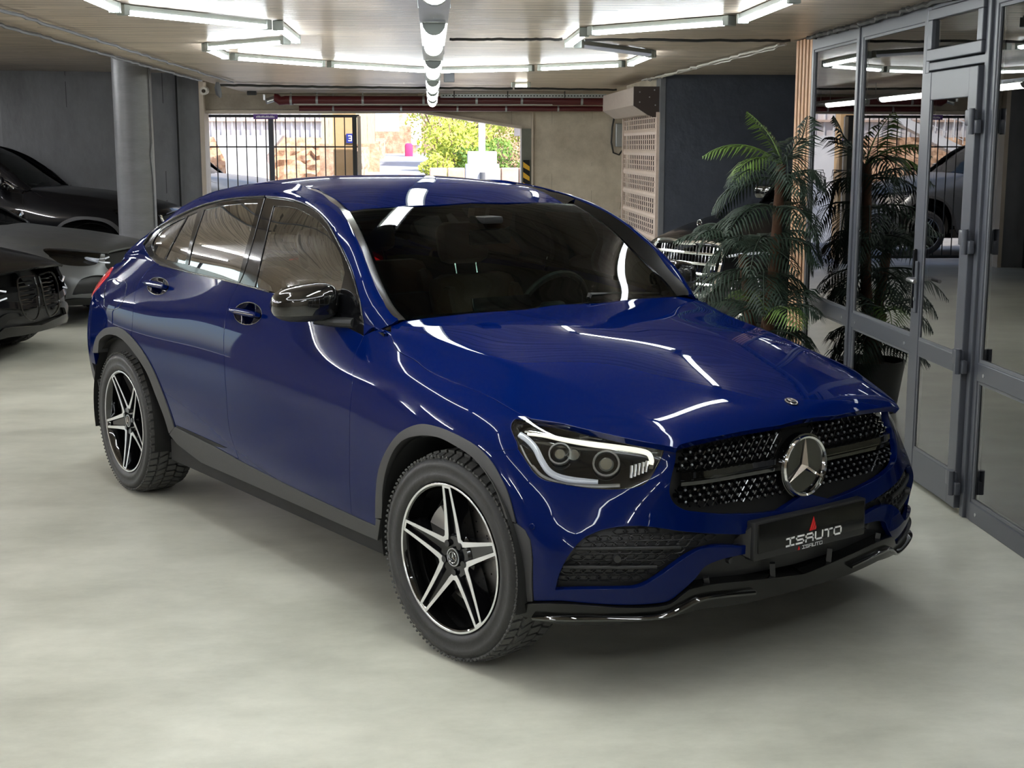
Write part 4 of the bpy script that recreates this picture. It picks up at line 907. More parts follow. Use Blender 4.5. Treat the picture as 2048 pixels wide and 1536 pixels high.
def seat(x, y, rear=False, wd=.50):
    st = empty('seat', parent=car, loc=(x, y, 0))
    MB().box((.0, 0, .50), (.52, wd, .20), .06).obj('seat_cushion', MT['leather'], st, True)
    Rm = Matrix.Rotation(math.radians(-20), 4, 'Y'); bb = MB(); bb.box((0, 0, .30), (.15, wd*.94, .66), .07); bb.box((.03, wd*.37, .28), (.18, wd*.18, .56), .06); bb.box((.03, -wd*.37, .28), (.18, wd*.18, .56), .06)
    o = bb.obj('backrest', MT['leather'], st, True); o.location = (-.20, 0, .52); o.rotation_euler = (0, math.radians(-20), 0)
    hr = MB().box((0, 0, 0), (.11, .27, .20), .05).obj('headrest', MT['leather'], st, True); hr.location = (-.475, 0, 1.255); hr.rotation_euler = (0, math.radians(-14), 0)
    for dy in (-.06, .06): MB().cyl((-.43, dy, 1.08), (-.46, dy, 1.2), .006, 8).obj('headrest_post', MT['chrome'], st, True)
seat(-1.30, -.37); seat(-1.30, .37); seat(-2.2, -.40, wd=.60); seat(-2.2, .40, wd=.60)
db = MB(); db.add([(-.95, -.74, .95), (-.95, .74, .95), (-.62, -.70, 1.045), (-.62, .70, 1.045), (-.52, -.70, 1.03), (-.52, .70, 1.03), (-.95, -.74, .6), (-.95, .74, .6), (-1.0, -.74, .90), (-1.0, .74, .90)], [(0, 1, 3, 2), (2, 3, 5, 4), (6, 7, 9, 8), (8, 9, 1, 0)]); db.obj('dashboard', MT['black'], car)
sc_ = MB().box((0, 0, 0), (.012, .30, .115), .004).obj('centre_screen', MT['gloss_black'], car, True); sc_.location = (-.97, .02, 1.03); sc_.rotation_euler = (0, math.radians(-12), 0)
bn_ = MB().box((-.88, .37, .99), (.20, .42, .09), .03).obj('instrument_hood', MT['black'], car, True)
sw = MB(); ring = [(0, .185*math.cos(a), .185*math.sin(a)) for a in np.linspace(0, 2*math.pi, 33)]; sw.tube(ring, .015, 8, cap=False); sw.box((0, 0, -.01), (.05, .13, .11), .02); sw.box((0, .10, -.01), (.02, .12, .03)); sw.box((0, -.10, -.01), (.02, .12, .03)); sw.box((0, 0, -.1), (.02, .03, .14))
swo = sw.obj('steering_wheel', MT['dark_plastic'], car, True); swo.location = (-1.08, .37, .99); swo.rotation_euler = (0, math.radians(22), 0)
rvm = MB().box((0, 0, 0), (.03, .23, .065), .012).obj('inner_mirror', MT['gloss_black'], car, True); rvm.location = (-1.03, 0, 1.335); rvm.rotation_euler = (0, 0, .15)
cm = MB().box((-1.06, 0, 1.405), (.12, .10, .03), .01).obj('camera_housing', MT['black'], car, True)
wp = MB(); a_, b2 = on_y(1140, 606, .33), on_y(1290, 600, .55); wp.tube([(-.615, .20, 1.115), (-.64, .42, 1.105), (-.66, .62, 1.09)], [.012, .009, .006], 6, flat=.6); wp.tube([(-.60, .18, 1.10), (-.615, .20, 1.115)], .01, 6)
wp.obj('wiper', MT['dark_plastic'], car)
panel('pillar_base', GP, np.array([[.86, .02], [.90, .02], [.95, .02], [.999, .02], [.999, .5], [.999, .995], [.96, .995], [.93, .995], [.93, .5], [.86, .12]]), MT['gloss_black'], car, lift=-.010, depth=0, gap=0)
panel('boot_lining', B, np.array([[s0B, .25]]+[[u, .25] for u in np.linspace(s0B+.01, jB[5], 5)]+[[jB[5], .80]]+[[u, .84] for u in np.linspace(jB[4], s0B, 5)]), MT['black'], car, mirror='join', lift=-.05, depth=0, gap=0, h=.10)
# ================================================================ the garage (room coordinates: a = right, b = depth, z = up)
REC_HERO = REC; REC = None
MT['floor'] = noise_mat('brushed_concrete_floor', (.40, .402, .345), (.66, .655, .575), (.22, .42), 1.1, (1, 1.6, 1), .06, 14, 12, c3=(.53, .53, .46), spec=.4, coord='Object')
MT['ceil'] = noise_mat('board_marked_painted_ceiling', (.32, .245, .18), (.72, .60, .475), (.24, .44), 5, (.22, 4.5, 1), .6, 9, 10, c3=(.52, .43, .345), lines=[(1, .125, .008, .42), (0, 2.5, .008, .5), (1, 1.25, .016, .3)], spec=.5, coat=.14, cr=.18, cpos=(.36, .64))
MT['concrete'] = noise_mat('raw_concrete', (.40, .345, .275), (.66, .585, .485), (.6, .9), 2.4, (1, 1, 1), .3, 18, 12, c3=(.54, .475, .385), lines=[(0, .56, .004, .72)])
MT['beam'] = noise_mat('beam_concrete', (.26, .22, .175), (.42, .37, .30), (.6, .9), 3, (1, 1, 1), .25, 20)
MT['dgrey'] = noise_mat('dark_grey_painted_wall', (.10, .103, .112), (.165, .17, .185), (.35, .55), 2.5, (1, 1, .5), .3, 12, 9, lines=[(0, 1.2, .006, .35)])
MT['pillar'] = noise_mat('grey_painted_pillar', (.14, .143, .152), (.19, .194, .205), (.3, .5), 3, (1, 1, 4), .15, 14)
MT['navy'] = noise_mat('navy_painted_wall', (.030, .036, .052), (.052, .060, .082), (.45, .65), 3, (1, 1, 1), .4, 10, 9)
MT['trimgrey'] = noise_mat('grey_edge', (.10, .105, .12), (.14, .145, .16), (.4, .6), 5)
MT['frame'] = noise_mat('anthracite_frame', (.058, .062, .078), (.070, .075, .092), (.32, .42), 12)
MT['cream'] = noise_mat('cream_edge', (.52, .44, .36), (.62, .54, .45), (.6, .8), 5)
MT['slat'] = noise_mat('oak_slat', (.50, .28, .16), (.62, .37, .22), (.45, .6), 6, (12, 12, .6))
MT['maroon'] = mat('maroon_pipe', (.085, .008, .010), .35)
MT['galv'] = mat('galvanised_steel', (.38, .40, .41), .4, .7)
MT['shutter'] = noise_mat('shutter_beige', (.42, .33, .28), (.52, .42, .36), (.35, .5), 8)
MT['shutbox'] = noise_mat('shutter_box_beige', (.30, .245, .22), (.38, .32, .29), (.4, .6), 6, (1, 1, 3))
MT['brown'] = mat('dark_brown_plate', (.035, .022, .018), .4)
MT['led'] = mat('led_diffuser', (.9, .9, .9), .4, emit=(.90, .96, 1.0), es=19, var=False)
MT['led2'] = mat('tri_proof_diffuser', (.9, .9, .9), .4, emit=(.95, 1.0, .93), es=22, var=False)
MT['led3'] = mat('bay_fill_diffuser', (.9, .9, .9), .4, emit=(.95, .97, 1), es=120, var=False)  # very strong, for the added lamps over the left bays
MT['led4'] = mat('front_fill_diffuser', (.9, .9, .9), .4, emit=(.9, .96, 1.0), es=48, var=False)  # for the lamps added behind the camera
MT['ledw'] = mat('warm_diffuser', (.9, .9, .9), .4, emit=(1, .93, .8), es=19, var=False)
MT['glass'] = glass_mat('pane_glass', (.72, .76, .74), 1., 1.95)
MT['lampbody'] = mat('lamp_housing', (.30, .33, .31), .45, .2)
MT['cable'] = mat('cable', (.02, .02, .02), .5)
MT['wcable'] = mat('white_cable', (.45, .43, .40), .5)
MT['leaf'] = noise_mat('dark_palm_leaf', (.008, .018, .011), (.026, .044, .028), (.45, .65), 5, spec=.3)
MT['leaf2'] = noise_mat('young_palm_leaf', (.05, .10, .015), (.11, .18, .035), (.4, .6), 5)
MT['trunk'] = noise_mat('fibrous_trunk', (.075, .032, .016), (.17, .08, .042), (.8, .95), 12, (4, 4, 30), .6, 60)
MT['pot'] = mat('black_pot', (.02, .02, .02), .5)
MT['inner'] = noise_mat('office_wall', (.30, .27, .23), (.36, .33, .28), (.6, .8), 3)
MT['yellow'] = mat('yellow_band', (.75, .42, .02), .5)
MT['blue'] = mat('blue_sign', (.03, .05, .35), .5)
MT['purple'] = mat('purple_sign', (.12, .05, .25), .5)
def rtop(o): o.matrix_world = ROOM @ o.matrix_world; return o
def struct(name, mb, material, smooth=False):
    o = mb.obj(name, material, None, smooth); o.matrix_world = ROOM; o['kind'] = 'structure'; return o
def child(name, mb, material, parent, smooth=False, auto=40):
    return mb.obj(name, material, parent, smooth, auto)
def rthing(name, label, cat_, a, b, z=0., rz=0., group=None):
    e = empty(name, label, cat_, group=group); e.matrix_world = ROOM @ Matrix.Translation((a, b, z)) @ Matrix.Rotation(rz, 4, 'Z'); return e
IR = ROOM.inverted()
def rp(u, v, **k):
    d = FW*CAM['f']+RT*(u-1024)-UP*(v-768); dr = np.array([d @ RR, d @ RD, d[2]]); o = np.array([0, 0, CAM['pos'][2]]); a_, val = list(k.items())[0]; i = 'abz'.index(a_)
    return o+dr*(val-o[i])/dr[i]
HC, HL = 2.42, 2.68
struct('floor', MB().span((-13.2, -7, -.2), (7.2, 19.55, 0)), MT['floor'])
struct('ceiling', MB().span((-2.5, -7, HC), (7.2, 19.7, 2.95)), MT['ceil'])
struct('ceiling_2', MB().span((-13.2, -7, HL), (-2.5, 19.7, 2.95)), MT['ceil'])
# back wall: beam with the sloping soffit, and the solid part on the right
bw = MB(); bw.prism([(-3.1, 2.15), (-.18, 2.165), (1.25, 1.95), (1.25, 0), (3.1, 0), (3.1, HC), (-3.1, HC)], 19.40, 19.72, 'y'); bw.span((-3.1, 19.40, 2.42), (-2.48, 19.72, HL+.1)); bk = struct('wall_back', bw, MT['concrete'])
struct('trim_1', MB().prism([(-3.1, 2.15), (-.18, 2.165), (1.25, 1.95), (1.25, 1.985), (-.18, 2.205), (-3.1, 2.19)], 19.33, 19.41, 'y'), MT['cream'])
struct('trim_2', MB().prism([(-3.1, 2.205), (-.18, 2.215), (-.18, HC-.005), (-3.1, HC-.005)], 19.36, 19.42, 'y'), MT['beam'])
struct('trim_3', MB().span((1.385, 19.34, 0), (1.41, 19.40, 2.30)).span((-.66+1.3, 19.35, 2.2), (.65, 19.38, 2.2)), MT['cream'])
struct('wall_back_reveal', MB().span((1.25, 19.37, 0), (1.385, 19.40, 1.95)), noise_mat('greenish_concrete', (.14, .145, .12), (.20, .205, .17), (.7, .9), 5))['label'] = 'strip of darker concrete beside the opening'
# left wall (angled) and its lit end
def wall_seg(name, p0, p1, th, z1, material):
    p0, p1 = Vector(p0), Vector(p1); d = (p1-p0).normalized(); n_ = Vector((-d.y, d.x))*th; return struct(name, MB().prism([tuple(p0), tuple(p1), tuple(p1+n_), tuple(p0+n_)], 0, z1), material)
wall_seg('wall_left', (-13.2, 18.55), (-5.6, 18.62), .25, HL, MT['dgrey']); wall_seg('wall_left_2', (-5.6, 18.62), (-3.13, 19.25), .25, HL, MT['dgrey'])
struct('trim_4', MB().span((-3.14, 19.22, 0), (-3.08, 19.62, HL)), MT['cream'])
for k, (aa, bb) in enumerate(((-4.02, 18.93), (-3.42, 19.10))): struct('trim_%d' % (5+k), MB().span((aa-.008, bb-.012, 0), (aa+.008, bb+.04, HL)), MT['black'])
# far left wall with a daylight opening, wall behind the camera
lw = MB(); lw.span((-13.2, -7, 0), (-13, 12.9, HL)); lw.span((-13.2, 16.0, 0), (-13, 18.6, HL)); lw.span((-13.2, 12.9, 0), (-13, 16.0, .6)); lw.span((-13.2, 12.9, 2.4), (-13, 16.0, HL)); struct('wall_far_left', lw, MT['concrete'])
struct('wall_front', MB().span((-13.2, -7.2, 0), (6.2, -7, 2.95)), MT['concrete'])
for p in range(1): struct('trim_%d' % (8+p), MB().span((-13.1, 14.9+.8*p, .6), (-13.04, 14.97+.8*p, 2.4)), MT['frame'])
# right side: navy wall, side wall behind the shutter, recess
struct('wall_right_navy', MB().span((2.36, 14.05, 0), (7.2, 14.3, HC)), MT['navy'])
struct('trim_12', MB().span((2.31, 14.04, 0), (2.36, 14.32, HC)), MT['trimgrey'])
sw_ = MB(); sw_.span((2.33, 14.3, 2.12), (2.55, 16.66, HC)); sw_.span((2.40, 16.64, 0), (2.95, 16.74, HC)); sw_.span((2.95, 16.64, 0), (3.1, 19.4, HC)); struct('wall_right', sw_, MT['concrete'])
struct('wall_recess', MB().span((7.0, 9.6, 0), (7.2, 14.1, HC)).span((2.62, 9.5, 0), (7.2, 9.62, HC)), MT['navy'])
struct('wall_office', MB().span((5.2, -7, 0), (5.4, 9.5, HC)), MT['inner'])
# ---- timber slats beside the glazing
st_ = rthing('slat_panel', 'narrow upright oak slats beside the glazed partition, behind the palm', 'wall cladding', 2.50, 9.3)
child('backing', MB().span((.0, -.22, 0), (.03, .22, HC-.005)), MT['black'], st_)
sm = MB().span((-.012, -.024, .0), (.0, .024, HC-.006), .003)
s0 = child('slat', sm, MT['slat'], st_)
for k in range(5):
    o = s0 if k == 0 else s0.copy()
    if k: C.objects.link(o)
    o.location = (-.0, -.175+.086*k, 0)
# ---- glazed partition
AG = 2.49
def frame_bar(mb, b0, b1, z0, z1, p=.035, bk=.02): mb.span((AG-p, min(b0, b1), z0), (AG+bk, max(b0, b1), z1), .004)
def glazed(n, b0, b1, label=None):
    """one bay between two posts; b0 far, b1 near"""
    fr = MB(); e = struct('window_%d' % n, MB().span((AG-.02, b0-.045, 0), (AG+.02, b0, HC-.004), .004), MT['frame'])
    for nm, z0, z1 in (('bottom_rail', .0, .09), ('middle_rail', .655, .74), ('top_rail', HC-.10, HC-.004)):
        m_ = MB(); frame_bar(m_, b1, b0-.045, z0, z1, .022); child(nm, m_, MT['frame'], e)
    m_ = MB(); frame_bar(m_, b1, b1+.045, 0, HC-.004, .03); child('post', m_, MT['frame'], e)
    for z0, z1 in ((.09, .655), (.74, HC-.10)):
        m_ = MB().span((AG-.006, b1+.045, z0), (AG-.001, b0-.045, z1)); child('pane', m_, MT['glass'], e)
        m_ = MB(); m_.span((AG-.014, b1+.045, z0), (AG-.006, b1+.06, z1)); m_.span((AG-.014, b0-.06, z0), (AG-.006, b0-.045, z1)); m_.span((AG-.014, b1+.06, z0), (AG-.006, b0-.06, z0+.014)); m_.span((AG-.014, b1+.06, z1-.014), (AG-.006, b0-.06, z1)); child('glazing_bead', m_, MT['trimgrey'], e)
        # blind guide seen as a pale upright behind the pane
        m_ = MB().span((AG+.004, b0-.16, z0), (AG+.015, b0-.05, z1)); child('reveal', m_, MT['cream'], e)
    for q_ in (b0-.12, b1+.14):
        for zz in (.69, .045): child('screw_cap', MB().cyl((AG-.024, q_, zz), (AG-.020, q_, zz), .009, 10), MT['satin'], e)
    return e
glazed(1, 9.03, 8.0); glazed(2, 8.0, 6.885)
bb = 6.09
for k in range(8): glazed(4+k, bb, bb-1.12); bb -= 1.12
# the door bay
e = struct('door_1', MB().span((AG-.03, 6.84, 0), (AG+.05, 6.885, HC-.004), .004), MT['frame'])
m_ = MB(); frame_bar(m_, 6.09, 6.84, 2.075, 2.115, .03); frame_bar(m_, 6.09, 6.84, HC-.05, HC-.004, .03); frame_bar(m_, 6.09, 6.135, 0, HC-.004, .034); child('door_frame', m_, MT['frame'], e)
tw = MB(); frame_bar(tw, 6.14, 6.83, 2.12, 2.175, .05); frame_bar(tw, 6.14, 6.83, 2.315, 2.365, .05); frame_bar(tw, 6.14, 6.20, 2.175, 2.315, .05); frame_bar(tw, 6.77, 6.83, 2.175, 2.315, .05); child('transom_frame', tw, MT['frame'], e)
child('transom_pane', MB().span((AG-.03, 6.2, 2.175), (AG-.025, 6.77, 2.315)), MT['glass'], e)
dl = MB(); frame_bar(dl, 6.15, 6.25, .03, 2.065, .055); frame_bar(dl, 6.735, 6.835, .03, 2.065, .055)
leaf = child('door_leaf', dl, MT['frame'], e)
for nm, z0, z1 in (('top_rail', 1.93, 2.065), ('middle_rail', .665, .75), ('bottom_rail', .03, .19)):
    m_ = MB(); frame_bar(m_, 6.25, 6.735, z0, z1, .053); child(nm, m_, MT['frame'], leaf)
for z0, z1 in ((.19, .665), (.75, 1.93)):
    child('pane', MB().span((AG-.045, 6.25, z0), (AG-.040, 6.735, z1)), MT['glass'], leaf)
    child('reveal', MB().span((AG-.036, 6.64, z0), (AG-.026, 6.73, z1)), MT['cream'], leaf)
    m_ = MB(); m_.span((AG-.050, 6.25, z0), (AG-.045, 6.262, z1)); m_.span((AG-.050, 6.723, z0), (AG-.045, 6.735, z1)); m_.span((AG-.050, 6.262, z0), (AG-.045, 6.723, z0+.012)); child('glazing_bead', m_, MT['trimgrey'], leaf)
for v_ in (234, 479, 722, 968):
    zz = rp(1968-(v_-234)*.058, v_, a=AG-.06)[2]
    h_ = MB(); h_.span((AG-.085, 6.13, zz-.035), (AG-.05, 6.20, zz+.035), .006); h_.cyl((AG-.078, 6.135, zz-.075), (AG-.078, 6.135, zz+.04), .014, 12); h_.span((AG-.07, 6.10, zz-.07), (AG-.045, 6.14, zz-.01), .004); child('hinge', h_, MT['frame'], leaf, True)
zz = 1.02
hd = MB(); hd.span((AG-.066, 6.765, zz-.14), (AG-.055, 6.80, zz+.12), .004); ho_ = child('handle_plate', hd, MT['frame'], leaf)
child('door_handle', MB().tube([(AG-.06, 6.782, zz+.03), (AG-.105, 6.782, zz+.03), (AG-.11, 6.77, zz+.03), (AG-.108, 6.67, zz+.028)], .010, 8), MT['satin'], leaf, True)
child('keyhole', MB().cyl((AG-.07, 6.782, zz-.07), (AG-.055, 6.782, zz-.07), .010, 10), MT['satin'], leaf, True)
child('pull_bar', MB().span((AG-.072, 6.80, zz-.12), (AG-.055, 6.825, zz+.18), .004), MT['gloss_black'], leaf)
# ---- round pillar
pl_ = MB(); prof = [(.211, 0), (.21, .5), (.2095, 1.1), (.209, 1.7), (.208, 2.0), (.211, HL-.005)]
pl_.lathe(prof, 48, 'z', (-3.29, 15.7, 0)); pl_.tube([(-3.085, 15.62, .4), (-3.087, 15.62, 1.35), (-3.10, 15.60, 1.62), (-3.082, 15.62, 1.75), (-3.084, 15.62, HL-.01)], .008, 6)
struct('pillar', pl_, MT['pillar'], True)
# ---- roller shutter on the side wall
shx = 2.31; sh_ = rthing('roller_shutter', 'beige perforated roller shutter closed beside the raw concrete wall', 'shutter', shx, 15.35)
child('guide_rail', MB().span((-.03, -1.27, 0), (.02, -1.22, 2.05)), MT['shutter'], sh_); child('guide_rail', MB().span((-.03, 1.24, 0), (.02, 1.29, 2.05)), MT['shutter'], sh_)
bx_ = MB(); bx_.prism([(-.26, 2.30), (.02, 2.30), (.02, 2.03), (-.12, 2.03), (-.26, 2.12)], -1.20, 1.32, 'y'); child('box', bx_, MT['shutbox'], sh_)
ep = MB(); ep.prism([(-.262, 2.305), (.02, 2.305), (.02, 2.0), (-.06, 2.0), (-.12, 2.025), (-.262, 2.115)], -1.225, -1.20, 'y'); child('end_plate', ep, MT['brown'], sh_)
for p in ((-.2, 2.25), (-.05, 2.27), (-.2, 2.15), (-.04, 2.12), (-.10, 2.2)): child('rivet', MB().cyl((p[0], -1.23, p[1]), (p[0], -1.224, p[1]), .007, 8), MT['satin'], sh_)
child('backing', MB().span((.05, -1.22, 0), (.06, 1.24, 2.05)), MT['black'], sh_)  # black sheet put in for the darkness behind the slats
solid = MB(); solid.prism([(-.012, .0), (-.020, .027), (-.012, .054), (.0, .054), (.0, .0)], -1.22, 1.24, 'y')
perf = MB(); perf.prism([(-.012, .0), (-.017, .006), (-.012, .012), (0, .012), (0, 0)], -1.22, 1.24, 'y')
for k in range(17): perf.span((-.010, -1.215+.14*k, .012), (-.006, -1.155+.14*k, .054))
so = child('slat', solid, MT['shutter'], sh_); po = child('slat', perf, MT['shutter'], sh_); ns = 0
for k in range(37):
    src = so if k % 4 == 1 else po; o = src if (k == 1 or k == 0) else src.copy()
    if k > 1: C.objects.link(o)
    o.location = (0, 0, .02+.0548*k)
# ---- LED battens in a honeycomb on the ceiling
def batten(p0, p1, lit, label, z=HC, wd=.052, cat_='ceiling light', mat_='led', grp='honeycomb ceiling lights'):
    p0, p1 = np.array(p0, float), np.array(p1, float); L_ = np.linalg.norm(p1-p0)-.05; an = math.atan2(p1[1]-p0[1], p1[0]-p0[0]); mid = (p0+p1)/2
    e = rthing('ceiling_light', label, cat_, mid[0], mid[1], z-.055, an, grp)
    child('housing', MB().span((-L_/2, -wd*.42, .022), (L_/2, wd*.42, .050), .003), MT['lampbody'], e)
    d_ = MB(); n_ = 8; poly = [(wd*.46*math.cos(t), .020+.020*math.sin(t)) for t in np.linspace(math.pi, 2*math.pi, n_)]; d_.prism(poly, -L_/2+.02, L_/2-.02, 'x'); child('diffuser', d_, MT[mat_] if lit else MT['lamp_grey'], e, False)
    for s_ in (-1, 1): child('end_cap', MB().span((s_*L_/2-.02, -wd/2-.002, -.002), (s_*L_/2+.02, wd/2+.002, .052), .004), MT['lampbody'], e)
    return e
Hx_ = [((-1.57, 7.28), (-.92, 8.15), 'long lit strip at the upper left, nearest the pillar side'), ((-.87, 8.15), (-.87, 9.25), 'short end-on lit strip left of the centre lamps'), ((-.93, 9.28), (-1.55, 9.92), 'lit strip slanting left behind the end-on strip'), ((-1.57, 9.98), (-1.57, 10.93), 'small receding lit strip at the far left corner of the honeycomb'),
  ((-1.53, 10.98), (-.90, 11.88), 'lit strip left of centre in the far row, outer'), ((-.86, 11.93), (-.02, 12.82), 'lit strip left of centre in the far row, touching the middle'), ((.04, 12.84), (.91, 12.42), 'lit strip right of the middle in the far row'), ((.95, 12.38), (1.62, 11.75), 'lit strip right end of the far row'), ((1.66, 11.68), (1.66, 10.5), 'receding lit strip at the far right corner'),
  ((1.64, 10.45), (.99, 9.50), 'unlit strip right of the centre lamps'), ((.93, 9.50), (.93, 8.52), 'short end-on lit strip right of the centre lamps'), ((.96, 8.46), (1.66, 7.70), 'long bright strip at the upper right'), ((1.69, 7.62), (1.69, 6.50), 'lit strip cut by the top edge at the upper right')]
for k, (p0, p1, lb) in enumerate(Hx_): batten(p0, p1, k != 9, ('white LED batten, ' if k != 9 else 'grey LED batten, ')+lb, wd=.075 if k in (11,) else .056)
loop_ = [(-1.57, 7.2), (-1.57, 6.1), (-.9, 5.2), (-.9, 4.1), (-1.57, 3.2), (-1.57, 2.1), (-.9, 1.2), (0, .4), (.95, 1.2), (1.67, 2.1), (1.67, 3.2), (.95, 4.1), (.95, 5.2), (1.67, 6.1), (1.68, 6.45)]
for p0, p1 in list(zip(loop_[:-1], loop_[1:]))[:-1]: batten(p0, p1, True, 'white LED batten over the near half of the hall, outside the picture')
for a_ in (-1.2, 1.4):  # extra lamps behind the camera, added to brighten the car's front
    for k in range(4): batten((a_, -.9-1.5*k), (a_, -2.1-1.5*k), True, 'unseen LED batten added behind the camera for frontal light', mat_='led4', grp='honeycomb ceiling lights')
# centre row of tri-proof lamps on a hung tray
ZT = 2.235
tr = rthing('lamp_tray', 'grey perforated tray hung along the middle of the ceiling', 'cable tray', 0.015, 0, ZT)
child('tray_bed', MB().span((-.055, 2.0, 0), (.055, 17.6, .006)), MT['galv'], tr); child('tray_side', MB().span((-.06, 2.0, 0), (-.055, 17.6, .035)), MT['galv'], tr); child('tray_side', MB().span((.055, 2.0, 0), (.06, 17.6, .035)), MT['galv'], tr)
for b_ in (3.2, 5.5, 8.2, 11, 13.4, 15.6, 17.4): child('hanger', MB().cyl((-.06, b_, .0), (-.06, b_, HC-ZT), .004, 6).cyl((.06, b_, 0), (.06, b_, HC-ZT), .004, 6), MT['galv'], tr)
for k, (b_, l_) in enumerate(((3.55, 1.35), (6.1, 1.5), (8.75, 1.55), (11.4, 1.6), (13.6, 1.6), (15.8, 1.5))):
    e = rthing('hanging_light', 'pale tube lamp of the middle row, number %s from the camera' % ('one', 'two', 'three', 'four', 'five', 'six')[k], 'ceiling light', .015, b_, ZT, group='middle row of tube lamps')
    e['label'] = ['bright tube lamp of the middle row, cut by the top edge', 'largest whole tube lamp of the middle row', 'tube lamp of the middle row just beyond the honeycomb strips', 'fourth tube lamp along the middle row, small', 'fifth tube lamp along the middle row, second from the far end', 'farthest and smallest tube lamp of the middle row'][k]
    d_ = MB(); d_.prism([(.046*math.cos(t), -.004+.045*math.sin(t)) for t in np.linspace(math.pi, 2*math.pi, 10)], .06, l_-.06, 'y'); child('diffuser', d_, MT['led2'], e)
    child('end_cap', MB().prism([(.05*math.cos(t), -.002+.05*math.sin(t)) for t in np.linspace(math.pi, 2*math.pi, 10)], 0, .06, 'y'), MT['lampbody'], e); child('end_cap', MB().prism([(.05*math.cos(t), -.002+.05*math.sin(t)) for t in np.linspace(math.pi, 2*math.pi, 10)], l_-.06, l_, 'y'), MT['lampbody'], e)
# unseen lamp rows, added to light the bays on the left
for a_ in (-6.0, -9.6):
    for b_ in (0, 3, 6, 9, 12, 15): batten((a_, b_), (a_, b_+1.3), True, 'unseen LED batten added to light the parking bays on the left', HL, .06, grp='added lamps over the left bays', mat_='led3')
batten((.90, 15.8), (1.12, 15.8), True, 'small square warm lamp near the far beam', HC, .16, mat_='ledw', grp=None)
for k in range(3): batten((3.6+.9*0, 1.0+2.6*k), (4.6, 1.0+2.6*k), k != 5, 'unseen lamp added to light the glazed office', HC, .22, grp='added lamps inside the office', mat_='ledw')  # added out of view to brighten the room behind the glass
# ---- pipes, tray, cables
pp_ = rthing('fire_pipe', 'thick maroon pipe under the far beam', 'pipe', 0, 18.6, 2.305)
child('run', MB().cyl((-1.92, 0, 0), (2.30, 0, 0), .058, 20), MT['maroon'], pp_, True); child('elbow', MB().tube([(-1.90, 0, 0), (-1.98, 0, -.01), (-2.03, 0, .03), (-2.055, 0, .03)], .058, 16), MT['maroon'], pp_, True)
for a_ in (-1.84, -1.5, -.9, -.1, .6, 1.2, 2.0): child('clamp', MB().cyl((a_-.015, 0, 0), (a_+.015, 0, 0), .064, 16).span((a_-.006, -.004, .05), (a_+.006, .004, .10)), MT['galv'], pp_, True)
child('valve', MB().cyl((-2.16, -.05, -.02), (-2.05, .0, .02), .035, 12).cyl((-2.18, -.06, .0), (-2.18, -.06, .07), .02, 10), MT['satin'], pp_, True)
pp2 = rthing('thin_fire_pipe', 'thinner maroon pipe running below the thick one', 'pipe', 0, 18.75, 2.205)
child('run', MB().cyl((-1.75, 0, 0), (2.30, 0, 0), .036, 16), MT['maroon'], pp2, True)
for a_ in (-1.3, -.4, .35, 1.0, 1.7): child('clamp', MB().cyl((a_-.012, 0, 0), (a_+.012, 0, 0), .042, 14).span((a_-.004, -.004, .03), (a_+.004, .004, .19)), MT['galv'], pp2, True)
cd_ = rthing('conduit', 'thin pale conduit along the maroon pipes', 'pipe', 0, 18.5, 2.25); child('run', MB().cyl((-1.8, 0, 0), (1.6, 0, 0), .008, 8), MT['wcable'], cd_)
ct = rthing('cable_tray', 'grey perforated cable tray above the maroon pipes, right of the lamps', 'cable tray', 0, 18.35, 2.335)
child('side', MB().span((.12, 0, 0), (2.30, .004, .05)), MT['galv'], ct); child('bed', MB().span((.12, 0, 0), (2.30, .12, .003)), MT['galv'], ct)
hs_ = MB()
for k in range(54): hs_.span((.15+.041*k, -.002, .018), (.168+.041*k, .0, .032))
tag(child('perforations', hs_, MT['black'], ct), kind='stuff')
for a_ in (.3, 1.0, 1.75): child('hanger', MB().cyl((a_, -.006, .0), (a_, -.006, HC-2.335), .008, 6), MT['cable'], ct)
def cable(name, label, pts, r, m_, wob=0., n=26):
    P_ = []; rr = random.Random(len(label))
    for i in range(len(pts)-1):
        for k in range(n):
            t = k/n; p = [lerp(pts[i][j], pts[i+1][j], t) for j in range(3)]; P_.append((p[0]+rr.uniform(-1, 1)*wob, p[1], p[2]-abs(rr.uniform(0, 1))*wob*.6))
    P_.append(pts[-1]); o = MB().tube(P_, r, 6).obj(name, m_, None, True); o.matrix_world = ROOM; tag(o, label, 'cable'); return o
cable('cable', 'short dark cable on the ceiling between the middle lamps and the end-on strip', [(.12, 9.25, 2.40), (.86, 9.2, 2.40)], .010, MT['cable'], .008)
cable('cable', 'dark cable crossing the ceiling from the end-on strip to the glazing', [(1.0, 9.2, 2.40), (2.38, 9.25, 2.40)], .010, MT['cable'], .012)
cable('cable', 'dark cable crossing the ceiling in front of the far beam, left half', [(-2.4, 16.1, 2.395), (-1.0, 16.6, 2.395), (.98, 16.9, 2.395)], .016, MT['cable'], .01)
cable('cable', 'dark cable crossing the ceiling in front of the far beam, right half', [(1.0, 16.9, 2.40), (2.28, 17.2, 2.395)], .014, MT['cable'], .01)
cable('cable', 'pale wavy cable from the shutter to the top of the slats', [(2.27, 14.6, 2.395), (2.30, 14.0, 2.395), (2.44, 9.6, 2.40)], .009, MT['wcable'], .02, 30)
cable('cable', 'second pale wavy cable beside the first, ending at the slats', [(2.21, 14.6, 2.395), (2.25, 14.0, 2.395), (2.39, 9.6, 2.40)], .009, MT['wcable'], .02, 31)
cable('cable', 'dark cables bundled along the top of the glazing', [(2.43, 9.0, 2.40), (2.43, 8.0, 2.395), (2.43, 6.8, 2.40), (2.43, 4.0, 2.395)], .014, MT['cable'], .016, 30)
